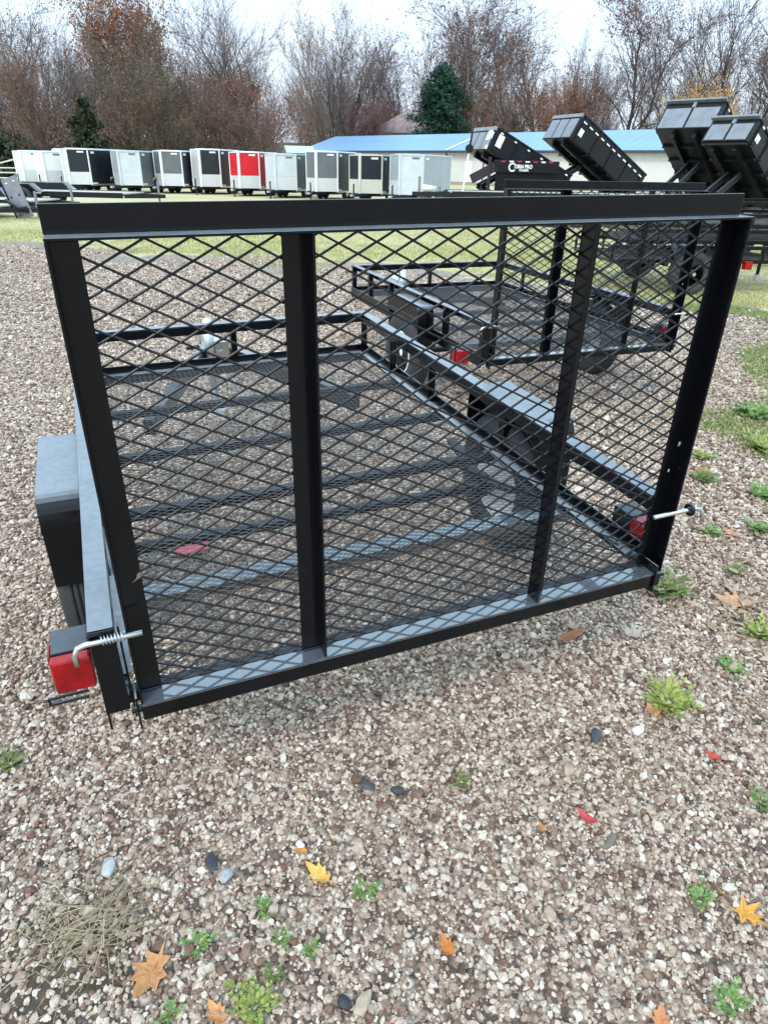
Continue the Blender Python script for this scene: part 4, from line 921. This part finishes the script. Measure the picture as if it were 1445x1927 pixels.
tree(14.5, 118, 28.8, 5, .9, 'huge bare tree with wide limbs behind the logo dump trailer', leaves=L_RUST, n=1188, size=.092, sxy=1.22, bark=BARK2)
tree(19.5, 124, 27.1, 2, 2.0, 'tall grey bare tree right of the widest one', sxy=0.98, bark=BARK2)
tree(12.6, 112, 11.8, 5, 1.4, 'rust-coloured oak right of the evergreen', leaves=L_RUST, n=6912, size=.118, sxy=1.16)
tree(23.0, 112, 15.8, 4, 2.4, 'broad rust-red tree behind the three-panelled dump trailer', leaves=L_RUST, n=14400, size=.112, jit=.3, sxy=1.04)
tree(26.8, 108, 19.8, 3, .3, 'slender dark bare tree between two dump trailers', sxy=0.79)
tree(32.5, 110, 25.4, 2, 2.9, 'tall bare tree with purplish twigs left of the golden one', leaves=L_RED, n=1188, size=.092, zmin=10, sxy=0.98)
tree(37.2, 100, 13.8, 4, 1.9, 'golden-leaved tree left of the tallest dump bed', leaves=L_GOLD, n=9984, size=.112, jit=.3, sxy=1.10)
tree(34.2, 100, 8.5, 3, 2.9, 'low green-brown shrubby tree under the golden one', leaves=L_DGREEN, n=3432, size=.105, sxy=1.34)
tree(47.0, 108, 28.2, 1, 1.0, 'massive many-stemmed bare tree above the tallest dump bed', sxy=1.22)
tree(54.5, 106, 24.9, 0, 2.2, 'bare tree at the right edge of the picture', leaves=L_BROWN, n=924, size=.099, sxy=1.10)
tree(52.0, 98, 9.6, 4, .4, 'orange-brown low tree at the right edge', leaves=L_RUST, n=5760, size=.112, sxy=1.34)
tree(42.0, 118, 22.6, 4, .1, 'bare tree between the golden tree and the massive one', sxy=0.98)
tree(-28.6, 63, 10.5, 3, 1.9, 'brown-leaved tree behind the gap between the two white cargo trailers', leaves=L_BROWN, n=6400, size=.10, sxy=.9)
tree(-25.0, 75, 17.5, 3, 4.0, 'tall rust-topped tree above the long black-sided cargo trailer', leaves=L_RUST, n=7200, size=.11, zmin=2.5, sxy=.85)
tree(-16.8, 80, 12.5, 4, 2.0, 'brown bushy tree behind the two grey-nosed cargo trailers', leaves=L_BROWN, n=5600, size=.10, sxy=1.1)
tree(9.5, 126, 27, 3, 5.0, 'tall tree with scattered rust leaves directly above the evergreen', leaves=L_RUST, n=2750, size=.10, sxy=1.0)
tree(17.3, 116, 16, 4, .7, 'brown-red bushy tree right of the logo dump trailer', leaves=L_BROWN, n=7200, size=.10, sxy=1.0)
tree(29.5, 122, 20, 4, 3.3, 'brownish twiggy tree behind the three-panelled dump bed', leaves=L_BROWN, n=2750, size=.10, sxy=.9)
tree(39.5, 102, 11.5, 3, 4.4, 'second golden tree, partly hidden by the tallest dump bed', leaves=L_GOLD, n=7200, size=.11, sxy=1.1)
tree(25.0, 132, 28, 0, 2.2, 'tall fine-twigged bare tree above the gap between the two left dump beds', leaves=L_RED, n=1430, size=.10, zmin=3, sxy=1.0)
tree(37.5, 126, 27, 2, 4.2, 'tall bare tree behind the golden one', leaves=L_RED, n=1210, size=.10, zmin=3, sxy=.95)
tree(6.0, 134, 27, 1, 3.1, 'tall slender bare tree left above the evergreen', leaves=L_RUST, n=1320, size=.10, zmin=3, sxy=.85)
tree(60.0, 122, 28, 2, 5.2, 'tall bare tree in the top right corner', leaves=L_BROWN, n=1100, size=.10, sxy=1.0)
tree(-36.0, 80, 17, 1, 5.0, 'slim bare tree in the top left corner', leaves=L_RED, n=825, size=.10, sxy=.9)
# conifers
def conifer(x, y, H, R, label, seed, mat=L_GREEN, nb=60, ex=.62):
    r = random.Random(seed); rr = np.random.default_rng(seed)
    root = empty('evergreen_tree', place(x, y), label=label, cat='tree', group='trees along the back of the yard')
    MB().tube([(0, 0, 0), (.05, 0, H * .5), (0, 0, H * .97)], [H * .02, H * .013, .02], 8).build('trunk', BARK, root)
    pts = []
    for k in range(nb * 7):
        t = (r.random() ** .75); z = H * (.06 + .92 * t); prof = (1 - t) ** ex * (.55 + .45 * min(1, t * 6)); a = r.uniform(0, 2 * PI)
        L_ = R * prof * r.uniform(.65, 1.12) * (1 + .26 * math.sin(a * 3 + z * 1.3) + .18 * math.sin(a * 5 - z * 2.1)); nn = int(5 + L_ * 5)
        for j in range(nn):
            f = (j + 1) / nn; pts.append((math.cos(a) * L_ * f, math.sin(a) * L_ * f, z - .18 * f * L_ + r.gauss(0, .12)))
    P_ = np.array(pts); V, F = leaf_cards([(p,) for p in P_], int(len(P_) * 2.4), .19, .16, seed)
    np_mesh('crown', V, F, mat, root)
conifer(7.0, 112, 14.6, 5.6, 'dark green evergreen right of the house, above the blue roof', 5, ex=.40, nb=85)
conifer(-26.0, 66, 6.2, 2.4, 'small dark evergreen behind the second white cargo trailer', 8, L_DGREEN, 14, .45)
conifer(-32.5, 66, 3.6, 3.2, 'low dark green bush at the far left behind the pipe fence', 9, L_DGREEN, 26, .3)

# woodland behind, read as one mass
def woods(name, rows, seed, leafmat_, twigmat, nleaf, label):
    r = random.Random(seed); VV, FF, off = [], [], 0; LV, LF, lo = [], [], 0
    for (x, y, H) in rows:
        v = r.randrange(6); VT = VAR[v][1]; VB = VAR[v][0]; s = H / VAR[v][5]; a = r.uniform(0, 6.28); ca, sa = math.cos(a) * s * .8, math.sin(a) * s * .8
        for Q in (VB, VT):
            V = Q[0]; F = Q[1]
            if Q is VT: V = V[:len(V) // 2 // 6 * 6]; F = F[:len(V) // 6 * 3]
            W_ = np.stack([V[:, 0] * ca - V[:, 1] * sa + x, V[:, 0] * sa + V[:, 1] * ca + y, V[:, 2] * s], 1); VV.append(W_); FF.append(F + off); off += len(V)
        V, F = leaf_cards(VAR[v][2], nleaf, .15, .6, r.randrange(999), zmax=7)
        W_ = np.stack([V[:, 0] * ca - V[:, 1] * sa + x, V[:, 0] * sa + V[:, 1] * ca + y, V[:, 2] * s], 1); LV.append(W_); LF.append(F + lo); lo += len(V)
    o = np_mesh(name, np.concatenate(VV), np.concatenate(FF), twigmat); tag(o, label, 'woods', kind='stuff')
    o = np_mesh('woodland_leaves', np.concatenate(LV), np.concatenate(LF), leafmat_); tag(o, 'brown leaves of the woodland behind the yard', 'leaves', kind='stuff')
rr_ = random.Random(4)
rows = [(rr_.uniform(-62, 92), 0, 0) for _ in range(112)]
rows = [(x, (100 if x < -17 else 136) + rr_.uniform(-8, 26), rr_.uniform(11, 19) * (1 if x < -17 else 1.22)) for x, _, _ in rows]
woods('distant_woodland', rows, 3, L_BROWN, TWIG, 700, 'bare woodland massed behind the yard and the building')
# brush belt at the foot of the trees
r = np.random.default_rng(17); N = 620; bx = r.uniform(-60, 75, N); by = np.where(bx < -14, r.uniform(72, 92, N), r.uniform(122, 134, N)); bh = r.uniform(1.8, 6.5, N)
tw = []; cl = []
for x, y, h in zip(bx, by, bh):
    for k in range(9):
        a = r.uniform(0, 6.28); sl = r.uniform(.1, .5); q = Vector((x + math.cos(a) * sl * h, y + math.sin(a) * sl * h, h * r.uniform(.6, 1)))
        tw.append((Vector((x, y, 0)), q, .035, .015, 2)); cl.append((q,)); cl.append(((q + Vector((x, y, 0))) / 2,))
V, F = segs_mesh('b', tw, 3, None, .02); tag(np_mesh('underbrush', V, F, BARK), 'tangled underbrush at the foot of the trees', 'brush', kind='stuff')
V, F = leaf_cards(cl, 60000, .19, .7, 6); tag(np_mesh('underbrush_leaves', V, F, L_OLIVE), 'olive and brown leaves in the underbrush', 'leaves', kind='stuff')
hl = MB(); hp = [(-400, 0), (-300, 9), (-200, 7), (-120, 10), (-50, 8), (20, 9), (100, 11), (200, 8), (300, 10), (400, 0)]
hl.prism(hp, 0, 60, plane='XZ'); FARW = simple('far_wood_haze', (.10, .088, .085), 1, var=.25, scale=.15)
hb = hl.build('far_wooded_rise', FARW); hb.location = (0, 260, 0); tag(hb, kind='structure')

# ------------------------------------------------------------------ weeds, fallen leaves and litter
def weed(x, y, s, label, mat=WEED, seed=0, n=22, flat=.5, name='weed', cat='weed'):
    r = random.Random(seed); q = MB(); st = MB()
    for k in range(n):
        a = r.uniform(0, 2 * PI); L_ = s * r.uniform(.35, 1.0); up = r.uniform(.15, flat * 1.6)
        d = Vector((math.cos(a), math.sin(a), up)).normalized(); base = Vector((0, 0, .004)); tip = base + d * L_
        st.tube([base, base + d * L_ * .5, tip - Vector((0, 0, L_ * .08))], .0009, 3, caps=False)
        sd_ = d.cross(Vector((0, 0, 1))).normalized()
        for j in range(5):
            c = base + d * L_ * (.35 + .17 * j); ll = s * .30 * r.uniform(.6, 1.2) * (1 - .08 * j); w_ = ll * .42
            a2 = (-1) ** j * r.uniform(.5, 1.1) if j < 4 else 0
            dd = (d * math.cos(a2) + sd_ * math.sin(a2)).normalized(); nn = dd.cross(Vector((0, 0, 1))).normalized(); dz = Vector((0, 0, r.uniform(-.2, .35) * ll))
            q.add([c, c + dd * ll * .45 + nn * w_, c + dd * ll * .55 + dz * 1.2, c + dd * ll * .45 - nn * w_, c + dd * ll + dz], [(0, 1, 2, 3), (1, 4, 2), (2, 4, 3)])
    root = empty(name, place(x, y), label=label, cat=cat, group='weeds growing in the gravel')
    q.build('leaves', mat, root); st.build('stems', MOSS, root); return root
WD = [(.957, 1.73, .095, WEEDY, 'largest yellow-green weed in the gravel, right of centre', 60),
 (2.66, 4.74, .16, WEED, 'bright green clump farthest up the right edge of the yard', 50), (2.42, 4.06, .16, WEEDY, 'yellowing weed patch below the bright green clump at the right edge', 45),
 (2.056, 3.373, .11, WEED, 'green clump at the right edge just above the latch pin level', 36), (1.852, 2.98, .09, WEED, 'green clump at the right edge just below the latch pin level', 34),
 (1.44, 2.12, .085, WEEDY, 'weed at the right edge beside the pale leaf litter', 34), (1.243, 1.907, .065, WEED, 'small weed upper right of the largest yellow-green one', 24),
 (1.594, 2.93, .07, WEED, 'low weed just right of the gate corner', 22), (1.161, 2.401, .13, MOSS, 'mossy weed directly under the right corner of the gate', 40),
 (.241, 1.384, .04, MOSS, 'faint weed in the open gravel below the gate', 14), (-.028, 1.051, .042, WEED, 'weed right of the yellow leaf', 18),
 (-.258, .996, .038, WEED, 'weed below and left of the yellow leaf', 16), (-.40, .914, .042, WEED, 'weed right of the large tan oak leaf', 20),
 (-.211, .93, .03, WEED, 'left one of two tiny weeds side by side near the bottom', 12), (-.143, .913, .03, WEED, 'right one of two tiny weeds side by side near the bottom', 12),
 (-.218, .858, .035, MOSS, 'dull weed under the two tiny ones', 14), (-.246, .79, .06, WEEDY, 'leafy weed at the bottom edge left of centre', 26),
 (.782, 1.046, .045, WEED, 'weed left of the orange star-shaped leaf', 20), (.753, .82, .048, WEED, 'weed in the bottom right corner', 22),
 (-.291, .82, .035, WEEDY, 'pale weed right below the large tan oak leaf', 14), (-.418, .772, .035, WEED, 'weed at the bottom edge under the large tan oak leaf', 14),
 (1.074, 1.338, .05, WEED, 'green weed on the right edge halfway down the open gravel', 20), (1.546, 2.563, .06, MOSS, 'dull weed right of the gate corner', 18),
 (-1.068, 1.416, .06, MOSS, 'faint mossy weed at the left edge below the tail light', 18), (1.817, 3.573, .10, MOSS, 'mossy weed right of the gate upright halfway up', 28), (1.95, 3.9, .09, WEEDY, 'yellowing weed above the mossy one beside the gate upright', 24)]
for i, (x, y, s, mt, lb, n_w) in enumerate(WD): weed(x, y, s, lb, mt, 100 + i, n_w)
def leafmat1(name, c): return simple(name, c, .55, var=.18, scale=60, bump=.2, bscale=200)
OAK = [(0, -.62), (.05, -.40), (.30, -.34), (.20, -.18), (.46, -.02), (.26, .04), (.34, .26), (.16, .22), (.12, .42), (.0, .60)]
def fallen(x, y, s, rot, col, label, shape='oak', z=.012, name='fallen_leaf', curl=.42, asp=.9, seed=1):
    r = random.Random(seed)
    if shape == 'oak': half = OAK
    elif shape == 'oval': half = [(0, -.5), (.16, -.32), (.24, 0), (.15, .3), (0, .5)]
    else: half = [(0, -.30), (.12, -.22), (.42, -.40), (.24, -.10), (.52, .12), (.20, .12), (.26, .40), (.09, .28), (0, .62)]
    pts = [(u * asp * (1 + r.uniform(-.14, .14)), v * (1 + r.uniform(-.06, .06))) for u, v in half] + [(-u * asp * (1 + r.uniform(-.14, .14)), v * (1 + r.uniform(-.06, .06))) for u, v in half[-2:0:-1]]
    ph = r.uniform(0, 6.28); zf = lambda u, v: (curl * (u * u + v * v) + .05 * math.sin(7 * u + 5 * v + ph) + abs(u) * .12) * s
    n = len(pts); V = [(0, 0, .0)] + [(u * .5 * s, v * .5 * s, zf(u * .5, v * .5)) for u, v in pts] + [(u * s, v * s, zf(u, v)) for u, v in pts]
    F = [(0, 1 + k, 1 + (k + 1) % n) for k in range(n)] + [(1 + k, 1 + n + k, 1 + n + (k + 1) % n, 1 + (k + 1) % n) for k in range(n)]
    me = bpy.data.meshes.new(name); me.from_pydata(V, [], F); me.materials.append(leafmat1(name, tuple(c_ * k_ for c_, k_ in zip(col, (.80, .74, .66))))); me.update()
    root = bpy.data.objects.new(name, me); C.objects.link(root); root.matrix_world = place(x, y, rot, z)
    sm_ = root.modifiers.new('thickness', 'SOLIDIFY'); sm_.thickness = .0006
    tag(root, label, 'leaf', 'fallen leaves on the gravel')
    MB().tube([(0, -.60 * s, .004), (.01 * s, -.85 * s, .008)], .0009, 4).build('stalk', root.data.materials[0], root)
    return root
ORG = (.62, .30, .12)
fallen(-.48, .848, .105, 2.9, (.60, .30, .13), 'large tan-orange oak leaf near the bottom left', seed=2)
fallen(-.141, 1.087, .075, .95, (.80, .50, .12), 'yellow oak leaf lying left of the bottom centre', seed=3, asp=.75)
fallen(.875, 1.012, .085, -2.5, (.75, .38, .06), 'orange star-shaped leaf near the right edge', 'star', seed=4)
fallen(.162, .92, .05, .4, (.62, .22, .05), 'small orange leaf at the bottom, right of centre', seed=5, curl=.8)
fallen(.562, 1.268, .062, .7, (.58, .07, .09), 'pinkish red curled leaf in the open gravel', 'oval', seed=6, curl=1.1)
fallen(.437, 1.235, .035, .2, (.58, .27, .10), 'tiny orange leaf left of the pinkish red one', 'oval', seed=7)
fallen(.709, 2.068, .13, -1.05, (.40, .16, .08), 'long reddish brown leaf under the right part of the gate', 'oval', seed=8, curl=.5)
fallen(.735, 2.13, .075, .3, (.50, .42, .36), 'pale curled leaf beside the long reddish brown one', 'star', seed=9, curl=.9)
fallen(-.195, 1.151, .04, 1.5, (.65, .28, .08), 'tiny orange leaf up from the yellow oak leaf', 'oval', seed=10)
fallen(1.001, 1.497, .045, .9, (.50, .07, .04), 'small red leaf below the largest weed', seed=11)
fallen(.885, 1.675, .065, .3, (.55, .28, .13), 'tan leaf touching the left of the largest weed', seed=12, curl=.5)
fallen(1.435, 2.314, .15, 1.3, (.58, .34, .20), 'large tan leaf near the right edge by the pale litter', seed=13, curl=.5)
fallen(1.47, 2.42, .10, .3, (.50, .42, .36), 'pale leaf touching the large tan one at the right edge', 'star', seed=14, curl=.6)
fallen(.95, 2.087, .10, 1.2, (.48, .44, .40), 'thin pale curled leaf right of the long brown one', 'star', seed=15, curl=.9)
fallen(.545, 1.862, .055, 1.9, (.48, .44, .40), 'small pale leaf left of the long brown one', 'star', seed=16, curl=.7)
fallen(-.32, .774, .055, .8, (.62, .30, .12), 'orange leaf at the bottom edge under a weed', seed=17)
fallen(.592, .781, .055, -.4, (.62, .26, .11), 'orange leaf at the bottom edge, right side', seed=18)
fallen(1.688, 2.907, .09, .5, (.55, .25, .17), 'reddish leaf at the right of the gate corner', seed=19, curl=.5)
fallen(-.39, .93, .02, .5, (.65, .35, .08), 'tiny orange leaf fragment under the weed by the oak leaf', 'oval', seed=20)
fallen(1.85, 3.70, .10, 1.2, (.58, .22, .10), 'orange leaf by the gate upright halfway up', seed=21)
fallen(.361, 2.956, .05, .2, (.5, .3, .2), 'small leaf showing through the gate mesh at centre', seed=22)
# leaf litter at the right
r = np.random.default_rng(31); N = 620
ly = r.uniform(1.9, 8.5, N); lx = np.interp(ly, [1.9, 3, 5, 8.5], [1.1, 1.55, 2.4, 3.6]) + r.gamma(2.0, .28, N); lx[:110] = r.normal(1.42, .12, 110); ly[:110] = r.normal(2.3, .14, 110)
cs = np.stack([lx, ly, np.full(N, .014)], 1); a = r.uniform(0, 6.28, N); s = r.uniform(.010, .028, N)
u = np.stack([np.cos(a), np.sin(a), r.normal(0, .25, N)], 1) * s[:, None]; v = np.stack([-np.sin(a), np.cos(a), r.normal(0, .3, N)], 1) * s[:, None] * .55
V = np.stack([cs - u, cs + v, cs + u, cs - v], 1).reshape(-1, 3); V[:, 2] += .004
tag(np_mesh('leaf_litter', V, np.arange(N * 4).reshape(-1, 4), LITTER), 'scattered pale and brown leaf scraps along the right side', 'leaf litter', kind='stuff')
# dry grass clump
dg = empty('dry_grass_clump', place(-.66, .93), label='clump of dead straw-coloured grass in the bottom left corner', cat='dry grass')
r = random.Random(5); q = MB()
for k in range(150):
    a = r.gauss(.75, .8) + (PI if r.random() < .3 else 0); L_ = r.uniform(.04, .17); bx_, by_ = r.gauss(0, .055), r.gauss(0, .05); z_ = r.uniform(.006, .03)
    p0 = Vector((bx_, by_, z_)); p2 = p0 + Vector((math.cos(a) * L_, math.sin(a) * L_, r.uniform(-.01, .02))); p2.z = max(.008, p2.z); p1 = (p0 + p2) / 2 + Vector((r.gauss(0, .008), r.gauss(0, .008), r.uniform(.0, .018)))
    q.tube([p0, p1, p2], [.0011, .0009, .0004], 3, caps=False)
q.build('blades', DRY, dg, kind='stuff')
DIRT = simple('damp_dirt', (.075, .055, .038), .95, var=.4, scale=30, bump=.8, bscale=60)
dv_ = MB(); pts_ = [(math.cos(t) * (.19 + .04 * math.sin(3 * t)), math.sin(t) * (.15 + .03 * math.cos(4 * t + 1))) for t in [k * 2 * PI / 24 for k in range(24)]]
dv_.add([(0, 0, .0065)] + [(x, y, .001) for x, y in pts_], [(0, i + 1, (i + 1) % 24 + 1) for i in range(24)]); o = dv_.build('bare_dirt', DIRT, smooth=True); o.location = (-.70, .87, 0); tag(o, kind='structure')
# litter: red tag, blue bottle, wood chips, odd stones
rt = MB().prism([(-.075, -.035), (.02, -.045), (.08, -.02), (.078, .025), (.0, .04), (-.065, .02)], 0, .004).build('red_plastic_scrap', simple('faded_red_plastic', (.80, .13, .17), .4)); rt.matrix_world = place(-.862, 2.625, .35, .034) @ Matrix.Rotation(.10, 4, 'X'); tag(rt, 'faded red scrap of plastic lying on the gravel under the deck', 'litter')
bt = empty('plastic_bottle', place(.03, 5.97, .4, .035), label='crushed clear blue drink bottle beside the wheel of the second trailer', cat='bottle')
CLR = simple('pale_blue_plastic', (.45, .65, .80), .15)
MB().lathe([(0, .028), (.02, .033), (.13, .032), (.16, .02), (.175, .013)], (0, 0, 0), n=16).build('body', CLR, bt, smooth=True); MB().lathe([(.176, .015), (.19, .015)], (0, 0, 0), n=12).build('cap', WHITE, bt)
def rock(x, y, s, col, label, seed, el=1.0):
    r = random.Random(seed); import bmesh
    bm = bmesh.new(); bmesh.ops.create_icosphere(bm, subdivisions=2, radius=1)
    for v in bm.verts: v.co = Vector((v.co.x * el, v.co.y * .75, v.co.z * .5)) * s * (1 + r.uniform(-.16, .16))
    me = bpy.data.meshes.new('stone'); bm.to_mesh(me); bm.free(); me.materials.append(simple('stone_single', col, .6, scale=80, var=.15))
    o = bpy.data.objects.new('stone', me); C.objects.link(o); o.matrix_world = place(x, y, r.uniform(0, 3), s * .35 + .006); tag(o, label, 'stone', 'odd stones on the gravel')
rock(.808, 1.595, .020, (.85, .85, .84), 'bright white stone left of the largest weed', 1)
rock(-.369, 1.077, .020, (.36, .37, .38), 'largest smooth grey stone left of the yellow leaf', 2)
rock(-.41, 1.115, .020, (.04, .042, .05), 'dark stone just left of the largest grey one', 3, 1.3)
rock(-.662, 1.092, .022, (.42, .43, .43), 'flat pale grey stone near the left edge', 4, 1.3)
rock(-.022, .799, .019, (.42, .34, .24), 'elongated tan stone at the bottom edge', 5, 1.6)
rock(-.06, .80, .018, (.03, .03, .035), 'dark stone left of the elongated tan one', 6)
rock(-.197, 1.17, .013, (.9, .9, .9), 'small pure white stone touching a tiny orange leaf', 7)
rock(-.03, 1.36, .019, (.06, .055, .06), 'dark pointed chip in the open gravel, left one of two', 8, 1.3)
rock(.055, 1.345, .018, (.055, .05, .055), 'dark flat chip in the open gravel, right one of two', 9, 1.2)
rock(.671, 1.569, .022, (.06, .065, .07), 'blackish stone left of the white one', 10, 1.5)
rock(.61, 1.20, .014, (.17, .15, .12), 'brown sliver of wood beside the pinkish red leaf', 11, 2.3)
